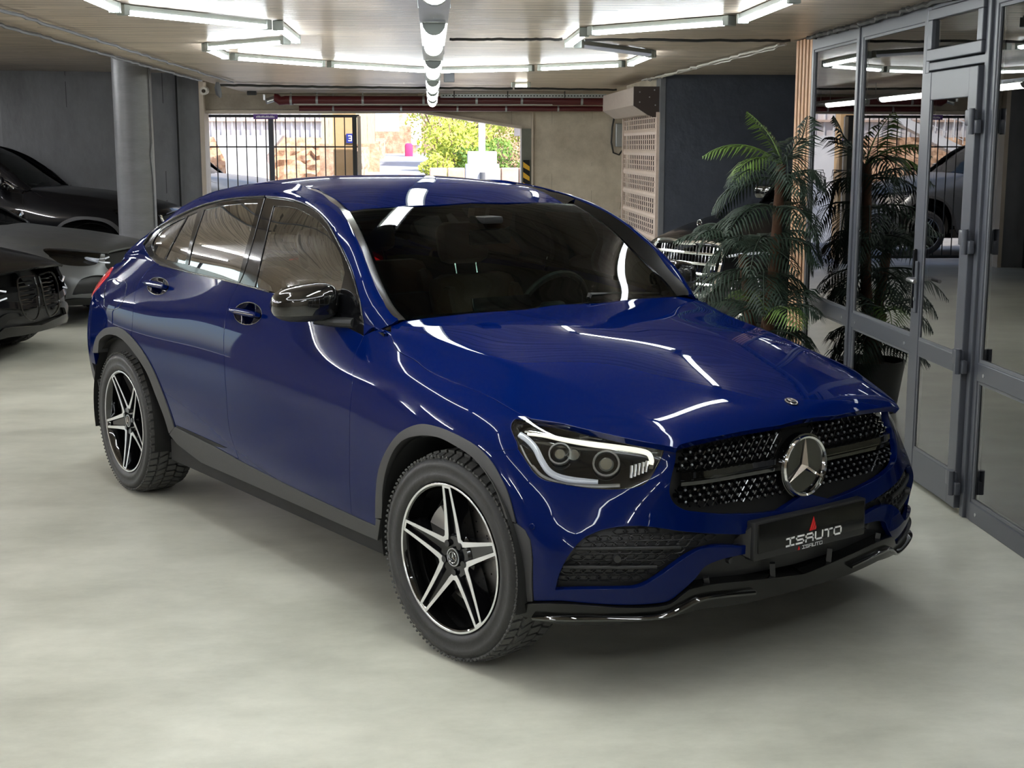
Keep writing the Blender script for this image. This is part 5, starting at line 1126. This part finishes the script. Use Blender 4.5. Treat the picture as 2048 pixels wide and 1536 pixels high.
cable('cable', 'clipped cable along the ceiling joint at upper left, nearer one', [(-2.2, 6.0, 2.40), (-2.19, 11, 2.40), (-2.17, 15.6, 2.40)], .010, MT['trimgrey'], .012, 40)
cable('cable', 'clipped cable along the ceiling step at upper left, farther one', [(-2.47, 7.5, 2.40), (-2.47, 12, 2.40), (-2.45, 15.2, 2.40)], .012, MT['trimgrey'], .012, 40)
# seams hanging from the ceiling where the formwork met
cm_ = rthing('security_camera', 'small white security camera under the ceiling beside the dark wall end', 'camera', -2.55, 16.0, HC)
child('body', MB().cyl((-.0, -.05, -.10), (0, .06, -.09), .045, 18), mat('cam_white', (.55, .52, .48), .4), cm_, True); child('lens', MB().cyl((0, -.056, -.10), (0, -.048, -.10), .022, 14), MT['piano'], cm_, True); child('bracket', MB().cyl((0, .02, -.06), (0, .02, 0), .018, 10), MT['cream'], cm_, True)
bg_ = rthing('junction_box', 'dark grey box hanging beside the security camera', 'junction box', -2.40, 16.0, HC); child('box', MB().tube([(0, 0, 0), (.0, 0, -.06), (.01, 0, -.13), (.03, 0, -.17)], [.03, .06, .055, .02], 10, flat=.6), MT['trimgrey'], bg_, True)
jb = rthing('junction_box', 'tiny dark fitting on the ceiling right of the security camera', 'junction box', -2.35, 18.6, HC); child('box', MB().span((-.06, -.03, -.05), (.06, .03, 0), .01), MT['cable'], jb)
hb2 = rthing('sensor', 'grey box beside the middle lamps near the far strips', 'sensor', .17, 13.2, HC); child('box', MB().span((-.05, -.03, -.12), (.05, .03, 0), .006), MT['trimgrey'], hb2)
# electric box with looped cable, lattice crates against the concrete wall
eb = rthing('electric_box', 'small grey electric box on the concrete wall beside the shutter', 'electric box', 2.56, 19.40, 1.86); child('box', MB().span((.0, -.08, -.16), (.17, 0, .16), .01), MT['galv'], eb)
child('loose_cable', MB().tube([(-.02, -.05, .26), (-.05, -.06, .1), (-.06, -.06, -.1), (-.03, -.06, -.24), (.05, -.06, -.27), (.13, -.06, -.16)], .012, 8), MT['cable'], eb, True)
lc = rthing('lattice_crate', 'pale wooden lattice leaning between the concrete wall and the shutter', 'crate', 2.62, 19.2, 0, .0)
for k, (zz, wd) in enumerate(((.62, .16), (.80, .15), (.98, .13), (.40, .17))): child('board', MB().box((.0+.10*(zz-.7), 0, zz), (wd*1.5, .02, .09), .003), MT['cream'], lc)
for k in range(4): child('stave', MB().tube([(-.14+.08*k, .015, 0), (.02+.07*k, .015, 1.08)], .012, 4), MT['cream'], lc)
# striped edge guard
eg = rthing('corner_guard', 'black and yellow striped guard on the edge of the opening', 'corner guard', 1.27, 19.36, 1.1)
child('base', MB().span((0, -.02, 0), (.09, .0, .42)), MT['black'], eg)
for k in range(3): child('stripe', MB().prism([(.0, .04+.14*k), (.09, -.03+.14*k+.02), (.09, .05+.14*k), (.0, .115+.14*k)], -.023, -.020, 'y'), MT['yellow'], eg)
# ---- fence across the left half of the opening
fe = rthing('fence', 'black steel bar fence across the left of the opening', 'fence', 0, 19.95)
fm = MT['cable']
child('top_rail', MB().span((-3.25, -.02, 2.11), (-1.02, .02, 2.15)), fm, fe); child('middle_rail', MB().span((-3.25, -.012, 1.69), (-1.02, .012, 1.71)), fm, fe); child('bottom_rail', MB().span((-3.25, -.02, .08), (-1.02, .02, .12)), fm, fe)
b0_ = child('bar', MB().cyl((0, 0, .1), (0, 0, 2.12), .0085, 6), fm, fe)
for k in range(16):
    o = b0_ if k == 0 else b0_.copy()
    if k: C.objects.link(o)
    o.location = (-3.17+.1385*k, 0, 0)
child('post', MB().span((-2.30, -.035, 0), (-2.23, .035, 2.14)), MT['frame'], fe); child('post', MB().span((-1.12, -.04, 0), (-1.06, .04, 2.15)), fm, fe); child('post', MB().span((-1.05, -.03, 0), (-1.0, .03, 2.13)), MT['cream'], fe)
sg_ = rthing('sign', 'small purple notice with white lettering on the top rail of the fence', 'sign', -2.33, 19.88, 2.12); child('plate', MB().span((-.17, 0, -.035), (.17, .008, .035)), MT['purple'], sg_)
mk = MB()
for k in range(13): mk.span((-.13+.02*k, -.002, -.015), (-.118+.02*k, .0, .012 if k % 3 else .004))
tag(child('lettering', mk, white, sg_), kind='stuff')
col = rthing('column', 'tan painted column behind the right end of the fence', 'column', -1.30, 20.6); child('shaft', MB().span((-.13, -.13, 0), (.20, .13, 2.6)), noise_mat('tan_paint', (.55, .36, .18), (.64, .45, .26), (.6, .8), 3), col)
s3 = rthing('number_sign', 'small blue sign with a white figure 3', 'sign', -1.18, 20.45, 1.83); child('plate', MB().span((-.06, 0, -.075), (.05, .012, .06)), MT['blue'], s3)
l3 = MB(); lettering(l3, '3', -.0, -.0, .040, .07, 0, .014, 0); l3.V = [(v[1]-.025, -.003-v[0], v[2]-.042) for v in l3.V]; child('figure', l3, white, s3)
# ================================================================ the parked cars around: same body building, other proportions
def warp_patch(P, f):
    K = P.K.copy(); K[..., 1] *= -1; K = f(K); return Patch(K)
SKIP = {'handle_cup', 'door_trim_strip', 'bumper_corner_trim', 'headlining', 'parking_sensor'}
def parked_car(label, paint_, f, a, b, th, grp=None, skip=(), coarse=2.6, detail=()):
    e = rthing('car', label, 'car', a, b, 0, th, grp); cache = {}
    for name, patch, loops, material, kw in REC_HERO:
        if name in SKIP or name in skip: continue
        if id(patch) not in cache: cache[id(patch)] = warp_patch(patch, f)
        k = dict(kw); k['h'] = min(.085, kw['h']*coarse); m_ = paint_ if material is paint else material
        if k['depth'] > 0: k['depth'] = min(k['depth'], .02)
        try: panel(name, cache[id(patch)], loops, m_, e, **k)
        except Exception as ex: print('panel', name, ex)
    F1 = lambda p: f(np.array([p], float))[0]
    for nm in ('underbody', 'cabin_floor'):
        src = bpy.data.objects[nm]; V = [F1(v.co) for v in src.data.vertices]; mesh_obj(nm, V, [tuple(p.vertices) for p in src.data.polygons], MT['black'], e, False)
    s_ = F1((-2.873, 0, 0))-F1((0, 0, 0)); o0 = F1((0, .81, .3585))
    for x_, sg in ((o0[0], -1), (o0[0], 1), (o0[0]+s_[0], -1), (o0[0]+s_[0], 1)):
        w_ = copy_tree(wb, e); w_.location = (x_, sg*o0[1], .3585); w_.rotation_euler = (0, 0, math.pi if sg > 0 else 0)
    for sg in (1, -1):
        for x_ in (0, -2.873):
            q = F1((x_, .81, .37)); ww = MB().lathe([(.40, -q[1]-.10), (.41, -.55), (.0, -.55)], 20, 'y', (q[0], 0, q[2]), a0=-.25, a1=math.pi+.25)
            if sg < 0: ww.V = [(v[0], -v[1], v[2]) for v in ww.V]
            ww.obj('wheel_well', MT['black'], e, True)
        q = F1((-.86, 1.0, 1.14)); dm = MB().box((q[0], sg*q[1], q[2]), (.13, .24, .14), .05).box((q[0]+.02, sg*(q[1]-.14), q[2]-.05), (.07, .1, .04), .01); dm.obj('door_mirror', MT['piano'], e, True)
    db_ = MB(); q0, q1 = F1((-2.6, .7, .5)), F1((-.7, .7, .98)); db_.span((q0[0], -q0[1], q0[2]), (q1[0], q1[1], q1[2]-.05)); db_.obj('cabin_interior', MT['black'], e)
    e['bp'] = 0; del e['bp']
    return e, cache, F1
def scalef(sx=1, sy=1, sz=1, cab=1., hood=1., zb=.9):
    def f(K):
        K = np.array(K, float).copy(); x, z = K[..., 0], K[..., 2]; s = (z-zb)
        K[..., 0] = np.where(x > -.6, -.6+(x+.6)*hood, x)*sx; K[..., 1] *= sy
        K[..., 2] = np.where(s > 0, zb*sz+s*cab*sz, z*sz); return K
    return f
hB = {id(B): 'B'}
def ribbon2(name, P_, pts, wd, hg, m_, par, lift=0., space='wz', both=True):
    global car
    k = car; car = par
    try: return ribbon(name, P_, pts, wd, hg, m_, 5, both, space, lift, par)
    finally: car = k
# big black SUV behind the pillar
e1, c1, F1_ = parked_car('large glossy black SUV behind the round pillar, along the dark wall', MT['black_paint'], scalef(1.13, 1.03, 1.13, 1.04, 1.06), -4.02, 17.35, -.02)
gB = c1[id(GP)]; ribbon2('chrome_window_line', gB, [(-.74*1.13, 1.085*1.13), (-1.0, 1.34), (-1.35, 1.58), (-2.0, 1.70), (-2.8, 1.55)], .022, .008, MT['chrome'], e1, .006, 'xz')
ribbon2('chrome_side_line', c1[id(B)], [(-3.3, .72), (-2.0, .73), (-.75, .74)], .02, .006, MT['chrome'], e1, .006, 'xz'); ribbon2('grille_frame', c1[id(B)], [(.56, .93), (.57, .75), (.45, .66), (.2, .65)], .03, .02, MT['chrome'], e1, .005)
# satin grey coupe
e2, c2, F2_ = parked_car('satin dark grey low coupe between the black SUV and the black front-left car', MT['grey_paint'], scalef(1.05, 1.0, .87, .82, 1.12), -3.86, 14.2, -.21)
for pts in ([(.42, .66), (.48, .60), (.56, .58)],): ribbon2('headlamp_signature', c2[id(B)], [(.50, .655), (.58, .64), (.66, .66), (.60, .615), (.52, .60)], .014, .01, MT['lamp_grey'], e2, -.01)
# black saloon, front left, cut by the frame
e3, c3, F3_ = parked_car('black saloon with a double grille, cut by the left picture edge', MT['black_paint'], scalef(1.0, 1.0, .90, .88, 1.05), -3.95, 11.42, -.24, skip=('grille', 'headlamp_bowl'))
bB = c3[id(B)]
for sg in (1, -1):
    y0, y1 = (.035, .30)
    loop = [(y0, .70), (y0+.01, .46), (.12, .36), (y1-.03, .42), (y1, .62), (y1-.05, .715), (y0, .71)]
    q = bB.cv([(p[0], p[1]*.96) for p in loop], 'wz', 5); P_, N_, _, _ = bB.ev(q); P_ = P_+N_*.02
    MB().tube([(p[0], p[1]*sg, p[2]) for p in P_], .008, 6, cap=False).obj('kidney_frame', MT['gloss_black'], e3, True)
    for k in range(7):
        z_ = .44+.035*k; qq = bB.inv([(.055, z_), (.17, z_), (.275, z_)], 'wz'); P_, N_, _, _ = bB.ev(qq); P_ = P_-N_*.0
        MB().tube([(p[0], p[1]*sg, p[2]) for p in P_], .007, 4).obj('grille_bar', MT['gloss_black'], e3)
    qq = bB.inv([(.44, .60), (.55, .625), (.66, .62), (.74, .60)], 'wz'); P_, N_, _, _ = bB.ev(qq); MB().tube([(p[0]+.01, p[1]*sg, p[2]) for p in P_], .008, 6).obj('lamp_line', MT['lamp_grey'], e3, True)
    qq = bB.inv([(.74, .60), (.68, .54), (.55, .53), (.44, .55)], 'wz'); P_, N_, _, _ = bB.ev(qq); MB().tube([(p[0]+.01, p[1]*sg, p[2]) for p in P_], .007, 6).obj('lamp_line', MT['lamp_grey'], e3, True)
# black limousine in the recess on the right, chrome grille
e4, c4, F4_ = parked_car('black luxury car with a large chrome grille, nose out of the recess behind the palm', MT['black_paint'], scalef(1.10, 1.0, 1.13, 1.0, 1.05), 2.80, 11.5, math.pi+.52, skip=('grille',))
lB = c4[id(B)]
for sg in (1, -1):
    for nm, pts, r_, m_ in [('grille_frame', [(.0, .93), (.30, .93), (.42, .89), (.41, .70), (.31, .55), (0, .54)], .020, 'chrome')]+[('grille_bar', [(0, z_), (.36+.1*(z_-.6), z_)], .012, 'chrome') for z_ in (.62, .70, .78, .86)]+[('intake_trim', [(.0, .36), (.5, .36), (.62, .42)], .010, 'chrome'), ('intake_trim', [(.0, .30), (.45, .30), (.66, .34)], .010, 'chrome'), ('lamp_brow', [(.46, .85), (.58, .88), (.70, .88)], .012, 'lamp_grey')]:
        q = lB.inv(catmull(pts, 4), 'wz'); P_, N_, _, _ = lB.ev(q); P_ = P_+N_*.02; MB().tube([(p[0], p[1]*sg, p[2]) for p in P_], r_, 6).obj(nm, MT[m_], e4, True)
for k in range(-9, 10):
    q = lB.inv([(abs(k)*.038+.001, z_) for z_ in (.56, .74, .92)], 'wz'); P_, N_, _, _ = lB.ev(q); sg = 1 if k > 0 else -1; MB().tube([(p[0], p[1]*sg, p[2]) for p in P_], .005, 4).obj('grille_bar', MT['chrome'], e4)
nz_ = F4_((.60, 0, .90)); oo = MB().cyl((nz_[0], 0, nz_[2]-.01), (nz_[0], 0, nz_[2]+.055), .004, 8).obj('ornament_post', MT['chrome'], e4, True); star(e4, (nz_[0], 0, nz_[2]+.075), .030, MT['chrome'], .004, .09, 0., 'ornament_star')
# two cars out in the daylight
e5, c5, F5_ = parked_car('grey car with a bright windscreen outside the fence, beside the dark wall end', MT['grey_paint'], scalef(1.1, 1, 1.19, 1.0, 1.05), -2.80, 22.2, -.05, coarse=4)
e6, c6, F6_ = parked_car('dark car outside at the right edge of the opening, only its front corner showing', MT['black_paint'], scalef(1.0, 1, .98, 1, 1), 1.95, 22.0, math.pi+.75, coarse=4)
# ================================================================ palm
pm = rthing('palm', 'tall artificial palm with dark drooping fronds in front of the first glass bay', 'plant', 2.12, 8.72)
child('pot', MB().lathe([(0, 0), (.17, 0), (.22, .34), (.205, .34), (.19, .30), (0, .30)], 28, 'z'), MT['pot'], pm, True)
rg = random.Random(11); AMAX = 2.455-2.12
stems = [((0, 0), (.10, -.02), 1.60), ((-.05, .06), (-.10, .12), 1.02), ((.04, -.08), (.0, -.16), .66)]
for (b0, t0, h_) in stems:
    pts = []; rr = []
    for i in range(15): t = i/14; pts.append((lerp(b0[0], t0[0], t)+.015*math.sin(4*t), lerp(b0[1], t0[1], t), .28+(h_-.28)*t)); rr.append(.038-.010*t+.004*(i % 2))
    child('trunk', MB().tube(pts, rr, 10), MT['trunk'], pm, True)
def frond(base, az, elev, L_, droop, nl=17, lw=.015, ll=.23, m_='leaf'):
    mb = MB(); n_ = 12; P_ = []; th = elev; p = np.array(base, float); h = np.array([math.cos(az), math.sin(az)])
    for i in range(n_+1):
        P_.append(p.copy()); th_ = th-droop*(i/n_)**1.2; p = p+np.array([h[0]*math.cos(th_), h[1]*math.cos(th_), math.sin(th_)])*L_/n_
    P_ = np.array(P_); over = P_[:, 0] > AMAX-.02
    P_[:, 0] = np.where(P_[:, 0] > AMAX-.10, AMAX-.10+(P_[:, 0]-AMAX+.10)*.25, P_[:, 0]); P_[:, 0] = np.minimum(P_[:, 0], AMAX-.01)
    mb.tube([tuple(q) for q in P_], [.007-.0045*i/n_ for i in range(n_+1)], 5)
    side = np.array([-h[1], h[0], 0])
    for i in range(nl):
        t = .12+.88*i/(nl-1); f = t*n_; k = min(int(f), n_-1); q = P_[k]*(1-f+k)+P_[k+1]*(f-k); tg = P_[min(k+1, n_)]-P_[k]; tg = tg/(np.linalg.norm(tg)+1e-9)
        l_ = ll*(math.sin(math.pi*min(1, .18+.80*t))**.7)*(1.05-.35*t)
        for s_ in (1, -1):
            d = tg*.62+side*s_*.80+np.array([0, 0, -.10-.25*t+rg.uniform(-.07, .07)]); d /= np.linalg.norm(d); up_ = np.cross(d, tg)*s_; up_ = up_/(np.linalg.norm(up_)+1e-9); wv = np.cross(d, up_)
            a_ = q; b_ = q+d*l_*.5+np.array([0, 0, .006]); c_ = q+d*l_+np.array([0, 0, -.25*l_])
            V = [a_, b_+wv*lw*.5, c_, b_-wv*lw*.5, b_-up_*.004]
            V = [(min(v[0], AMAX), v[1], v[2]) for v in V]
            mb.add(V, [(0, 1, 4), (1, 2, 4), (2, 3, 4), (3, 0, 4)])
    return child('frond', mb, MT[m_], pm, True, 0)
def whorl(c, n, e0, e1, L0, L1, ph=0., mats=('leaf',)):
    for i in range(n):
        az = ph+2*math.pi*i/n+rg.uniform(-.2, .2); frond(c, az, rg.uniform(e0, e1), rg.uniform(L0, L1), rg.uniform(1.0, 1.7), m_=mats[i % len(mats)])
top = (.10, -.02, 1.58)
frond(top, math.radians(150), 1.25, .42, .7, m_='leaf2'); frond(top, math.radians(20), 1.05, .46, .7, m_='leaf'); frond(top, math.radians(178), .75, .56, 1.5, m_='leaf2'); frond(top, math.radians(260), .6, .50, 1.9, m_='leaf'); frond(top, math.radians(60), .9, .45, 1.1); frond(top, math.radians(205), .55, .45, 1.8, m_='leaf2')
whorl((.08, -.02, 1.50), 7, .1, .6, .48, .60, .3); whorl((.06, -.01, 1.32), 6, -.1, .4, .52, .66, .8); whorl((.03, 0, 1.12), 6, .0, .3, .5, .66, .1)
whorl((-.10, .12, 1.02), 8, .3, .9, .48, .60, .5); whorl((-.09, .10, .86), 5, .0, .4, .48, .6, .0); whorl((.0, 0, .92), 5, -.1, .3, .45, .6, .9)
whorl((.0, -.16, .66), 7, .3, .9, .42, .52, .2, ('leaf', 'leaf', 'leaf2')); whorl((.0, -.14, .54), 7, .0, .4, .4, .5, .7); whorl((-.02, -.05, .42), 6, .1, .4, .35, .45, .1)
# ================================================================ outside, beyond the opening
MT['ground'] = noise_mat('sunlit_yard', (.42, .40, .38), (.60, .58, .55), (.8, .95), 2.)
MT['asphalt'] = noise_mat('grey_lane', (.22, .24, .28), (.32, .34, .38), (.8, .95), 3.)
MT['rock'] = noise_mat('brown_stone_bank', (.24, .13, .075), (.62, .45, .32), (.8, .95), 4.5, (1, 1, 1), 1.2, 9, 12, c3=(.44, .28, .18))
MT['plaster'] = noise_mat('pale_plaster', (.58, .53, .53), (.68, .63, .62), (.8, .9), 2)
MT['white_arch'] = noise_mat('white_render', (.58, .57, .58), (.68, .67, .67), (.8, .9), 2)
MT['hay'] = noise_mat('ochre_boards', (.50, .38, .22), (.62, .50, .33), (.7, .9), 6, (8, 1, 1))
MT['bush'] = noise_mat('yellow_green_leaves', (.22, .30, .03), (.62, .66, .10), (.6, .8), 3)
MT['bush2'] = noise_mat('green_leaves', (.05, .13, .02), (.20, .33, .05), (.6, .8), 3)
MT['bark'] = noise_mat('bark', (.20, .13, .09), (.34, .25, .18), (.8, .9), 8)
MT['stone'] = noise_mat('pinkish_block', (.42, .30, .24), (.58, .44, .36), (.8, .9), 5)
struct('ground', MB().span((-60, 19.55, -.25), (60, 120, -.02)), MT['ground'])
struct('ground_lane', MB().prism([(20.4, -.01), (25, 1.10), (44, 1.42), (70, 2.0), (70, -.1), (20.4, -.1)], -1.95, .15, 'x'), MT['asphalt'])
def thing_box(name, label, cat_, lo, hi, m_, part='body'):
    e = rthing(name, label, cat_, (lo[0]+hi[0])/2, (lo[1]+hi[1])/2, lo[2]); child(part, MB().span((lo[0]-(lo[0]+hi[0])/2, lo[1]-(lo[1]+hi[1])/2, 0), (hi[0]-(lo[0]+hi[0])/2, hi[1]-(lo[1]+hi[1])/2, hi[2]-lo[2])), m_, e); return e
# plastered building above a stone bank, seen through the fence
bd_ = rthing('building', 'pale pink plastered building behind the fence, with two arches over a brown stone bank', 'building', -4.2, 33)
child('wall', MB().span((-5, 0, 1.9), (2.25, 3, 7)), MT['plaster'], bd_); child('ledge', MB().span((-5, -.12, 2.28), (2.25, 0, 2.33)), MT['stone'], bd_)
for k in range(30): child('rib', MB().span((-4.6+.23*k, -.05, 1.9), (-4.56+.23*k, 0, 7)), MT['white_arch'], bd_)
for x_ in (-.95, .35, 2.9-.9): child('window', MB().span((x_, -.04, 2.62), (x_+.35, 0, 2.80)), MT['trimgrey'], bd_)
for x_ in (-1.4, .55):
    ar = MB(); n_ = 14; po_ = [(x_-.75, -.1)]+[(x_-.75+.0, 1.9)]+[(x_+.75, 1.9), (x_+.75, -.1)]+[(x_+.42, -.1)]+[(x_+.42*math.cos(t), .95+.75*math.sin(t)) for t in np.linspace(0, math.pi, n_)]+[(x_-.42, -.1)]
    ar.prism(po_, -.5, -.1, 'y'); 
bank = MB(); gx = np.linspace(-5, 2.25, 60); gz = np.linspace(-.1, 1.92, 20); V = []; rn = random.Random(3)
for z_ in gz:
    for x_ in gx: V.append((x_, -.9+.42*z_+rn.uniform(-.09, .09), z_+rn.uniform(-.02, .02)))
Fc = [(j*60+i, j*60+i+1, (j+1)*60+i+1, (j+1)*60+i) for j in range(19) for i in range(59)]
ob_ = child('stone_bank', bank.add(V, Fc), MT['rock'], bd_)
for x_ in (-.15,): child('pale_buttress', MB().prism([(x_-.55, 1.95), (x_+1.0, 1.95), (x_+.62, 1.5), (x_+.55, -.1), (x_-.25, -.1), (x_-.30, 1.4)], -1.25, -.6, 'y'), MT['white_arch'], bd_)
rl = MB()
for k in range(9): rl.cyl((-3.2+.22*k, -1.3, 1.75+.10*k), (-3.2+.22*k, -1.3, 2.25+.10*k), .012, 6)
rl.cyl((-3.2, -1.3, 2.25), (-1.4, -1.3, 3.05), .02, 6); rl.cyl((-3.2, -1.3, 1.85), (-1.4, -1.3, 2.65), .012, 6); child('stair_railing', rl, MT['white_arch'], bd_)
child('stair', MB().prism([(-3.4, 1.6), (-1.4, 2.5), (-1.4, 2.3), (-3.4, 1.35)], -1.4, -1.0, 'y'), MT['white_arch'], bd_)
ob2 = rthing('board_fence', 'ochre board fence above the stone bank, left of the tan column', 'fence', -1.75, 29.5)
for k in range(7): child('board', MB().span((-.55+.16*k, 0, 1.75), (-.40+.16*k, .03, 3.0)), MT['hay'], ob2)
child('rail', MB().span((-.6, -.03, 0), (.65, .12, 1.76)), MT['rock'], ob2)
# lane wall, pole, steps
lw2 = rthing('stone_wall', 'low stone wall climbing along the left of the lane', 'wall', 0, 0); 
V = []; rn = random.Random(5); N1, N2 = 50, 8
for i in range(N1):
    t = i/(N1-1); A_ = lerp(-1.25, -1.46, t); B_ = lerp(24.5, 44, t); z0 = .9+t*.4; z1 = lerp(1.62, 1.95, t)
    for j in range(N2): V.append((A_+rn.uniform(-.04, .04), B_, lerp(z0, z1, j/(N2-1))+rn.uniform(-.02, .02)))
    V.append((A_-.35, B_, z1))
Fc = [(i*(N2+1)+j, i*(N2+1)+j+1, (i+1)*(N2+1)+j+1, (i+1)*(N2+1)+j) for i in range(N1-1) for j in range(N2)]
child('face', MB().add(V, Fc), MT['rock'], lw2)
hb_ = rthing('hillside', 'brown hillside with bare branches at the end of the lane', 'hillside', 0, 0)
V = []; N1, N2 = 60, 24
for j in range(N2):
    for i in range(N1): V.append((lerp(-14, 10, i/(N1-1)), 47+j*1.0+rn.uniform(-.3, .3), 2.0+j*.62+rn.uniform(-.25, .25)))
Fc = [(j*N1+i, j*N1+i+1, (j+1)*N1+i+1, (j+1)*N1+i) for j in range(N2-1) for i in range(N1-1)]
child('slope', MB().add(V, Fc).span((-14, 46.4, -.1), (10, 47.2, 2.35)), MT['rock'], hb_)
po_ = rthing('utility_pole', 'pale pole with boxes at the left of the lane', 'pole', -.40, 43.2, 1.2); child('shaft', MB().span((-.09, -.09, 0), (.09, .09, 2.4)), MT['white_arch'], po_); child('box', MB().span((-.22, -.2, .55), (.05, -.09, 1.1)), MT['plaster'], po_); child('crimson_cloth', MB().box((-.30, -.15, .30), (.24, .2, .6), .06), mat('crimson_cloth', (.55, .04, .16), .7), po_, True)
for k, (x_, zt) in enumerate(((-1.55, 3.2), (-1.8, 3.1), (-2.05, 3.0))): thing_box('post', ['rusty post nearest the pole behind the lane wall', 'rusty post in the middle behind the lane wall', 'rusty post farthest from the pole behind the lane wall'][k], 'post', (x_-.03, 38.0, 1.2), (x_+.03, 38.06, zt), MT['bark'])
sgn = rthing('sign', 'pale blue board hanging at the upper left of the lane', 'sign', -.82, 26, 1.98); child('board', MB().span((-.22, 0, 0), (.22, .04, .42)), mat('pale_blue', (.50, .62, .72), .5), sgn); child('bracket', MB().span((-.2, 0, .42), (-.17, .03, .8)).span((.17, 0, .42), (.2, .03, .8)), MT['trimgrey'], sgn)
def bush(name, label, a, b, z, rx, ry, rz, n, lf, m_, seed, trunk=None, cat_='bush'):
    e = rthing(name, label, cat_, a, b, 0); r_ = random.Random(seed); mb = MB()
    for i in range(n):
        while True:
            p = (r_.uniform(-1, 1), r_.uniform(-1, 1), r_.uniform(-1, 1)); d = sum(c*c for c in p)
            if .25 < d < 1: break
        s_ = 1+.25*math.sin(p[0]*5+seed)*math.cos(p[2]*4); c_ = Vector((p[0]*rx*s_, p[1]*ry*s_, z+p[2]*rz*s_)); u_ = Vector((r_.uniform(-1, 1), r_.uniform(-1, 1), r_.uniform(-1, 1))).normalized(); v_ = u_.orthogonal().normalized(); l_ = lf*r_.uniform(.6, 1.3)
        mb.add([c_+u_*l_, c_+v_*l_*.5, c_-u_*l_, c_-v_*l_*.5], [(0, 1, 2, 3)])
    tag(child('foliage', mb, m_, e), kind='stuff')
    br = MB()
    for i in range(9): t_ = r_.uniform(0, 6.28); br.tube([(0, 0, 0), (rx*.3*math.cos(t_), ry*.3*math.sin(t_), z*.6), (rx*.8*math.cos(t_), ry*.8*math.sin(t_), z+rz*r_.uniform(.2, .9))], [.05, .03, .008], 5)
    child('branches', br, MT['bark'], e); return e
bush('tree', 'yellow-green shrub tree in the sun, left of the white post', .62, 30, 1.68, .85, .8, .62, 2600, .055, MT['bush'], 1, cat_='tree')
bush('tree', 'taller loose yellow-green tree behind the shrub tree', .62, 36, 2.75, 1.5, 1.0, .9, 1500, .055, MT['bush'], 2, cat_='tree')
bush('bush', 'darker green bush on the planter around the white post', 1.15, 29.5, 1.42, .8, .6, .42, 1900, .045, MT['bush2'], 3)
bush('bush', 'bright green hedge behind the white post', 2.3, 36, 2.0, 1.5, .5, .45, 1500, .05, MT['bush'], 4)
bush('bush', 'low yellow shrub spilling towards the lane', .10, 27.5, 1.30, .35, .4, .24, 900, .04, MT['bush'], 5)
bush('bush', 'dry orange bush beside the arch', 2.05, 29.5, 1.42, .55, .5, .34, 900, .04, MT['rock'], 6)
bt = rthing('bare_tree', 'bare branching tree on the hillside above the lane', 'tree', -.3, 44, 1.5); br = MB(); r9 = random.Random(9)
def branch(p, d, l, r, k):
    if k == 0 or r < .004: return
    q = p+d*l; br.tube([tuple(p), tuple((p+q)/2+Vector((r9.uniform(-1, 1), 0, r9.uniform(-1, 1)))*l*.06), tuple(q)], [r, r*.8, r*.6], 5)
    for _ in range(3): branch(q, (d+Vector((r9.uniform(-.8, .8), r9.uniform(-.5, .5), r9.uniform(-.4, .6)))).normalized(), l*.72, r*.62, k-1)
branch(Vector((0, 0, 0)), Vector((.4, 0, .9)).normalized(), 1.1, .09, 5); branch(Vector((.2, 0, 0)), Vector((.9, 0, .35)).normalized(), 1.3, .07, 5); child('branches', br, MT['bark'], bt)
pl2 = rthing('planter', 'long planter of pinkish stone blocks under the bushes', 'planter', 1.3, 26.5)
for k in range(9):
    for r_ in range(4): child('block', MB().box((-1.35+.34*k+(.17 if r_ % 2 else 0), .0, .16+.33*r_), (.325, .30, .31), .02), MT['stone'], pl2)
gp_ = rthing('gate_post', 'tall white barrier post with a box at its foot', 'post', .90, 25.0); child('post', MB().span((-.06, -.06, 0), (.06, .06, 2.12)), MT['white_arch'], gp_); child('box', MB().span((-.30, -.25, 0), (.30, .15, 1.40), .02), MT['white_arch'], gp_); child('cap', MB().span((-.26, -.2, 1.40), (.26, .12, 1.62), .02), MT['plaster'], gp_); child('handle', MB().cyl((0, -.27, .95), (0, -.27, 1.25), .05, 12), MT['trimgrey'], gp_, True)
ab = rthing('building', 'cream building with a rounded arch at the right of the opening', 'building', 2.9, 31); n_ = 12
pr_ = MB(); pr_.prism([(-1.3, 2.35), (3, 2.35), (3, 6), (-1.3, 6)], 0, 3, 'y'); child('wall', pr_, MT['white_arch'], ab)
child('pier', MB().prism([(-.9, 2.36), (3, 2.36), (3, -.1), (.35, -.1)]+[(.35-.95*math.sin(t), 1.75-0+(.0)-.95*math.cos(t)*1.0+.0) for t in np.linspace(.5, 1.35, n_)]+[(-.6, 1.95), (-.9, 1.95)], .1, 2.8, 'y'), MT['plaster'], ab)
child('arch_band', MB().prism([(1.35-1.25*math.cos(t), .7+1.25*math.sin(t)) for t in np.linspace(0, 1.4, n_)]+[(1.35-1.12*math.cos(t), .7+1.12*math.sin(t)) for t in np.linspace(1.4, 0, n_)], .0, .1, 'y'), MT['white_arch'], ab)
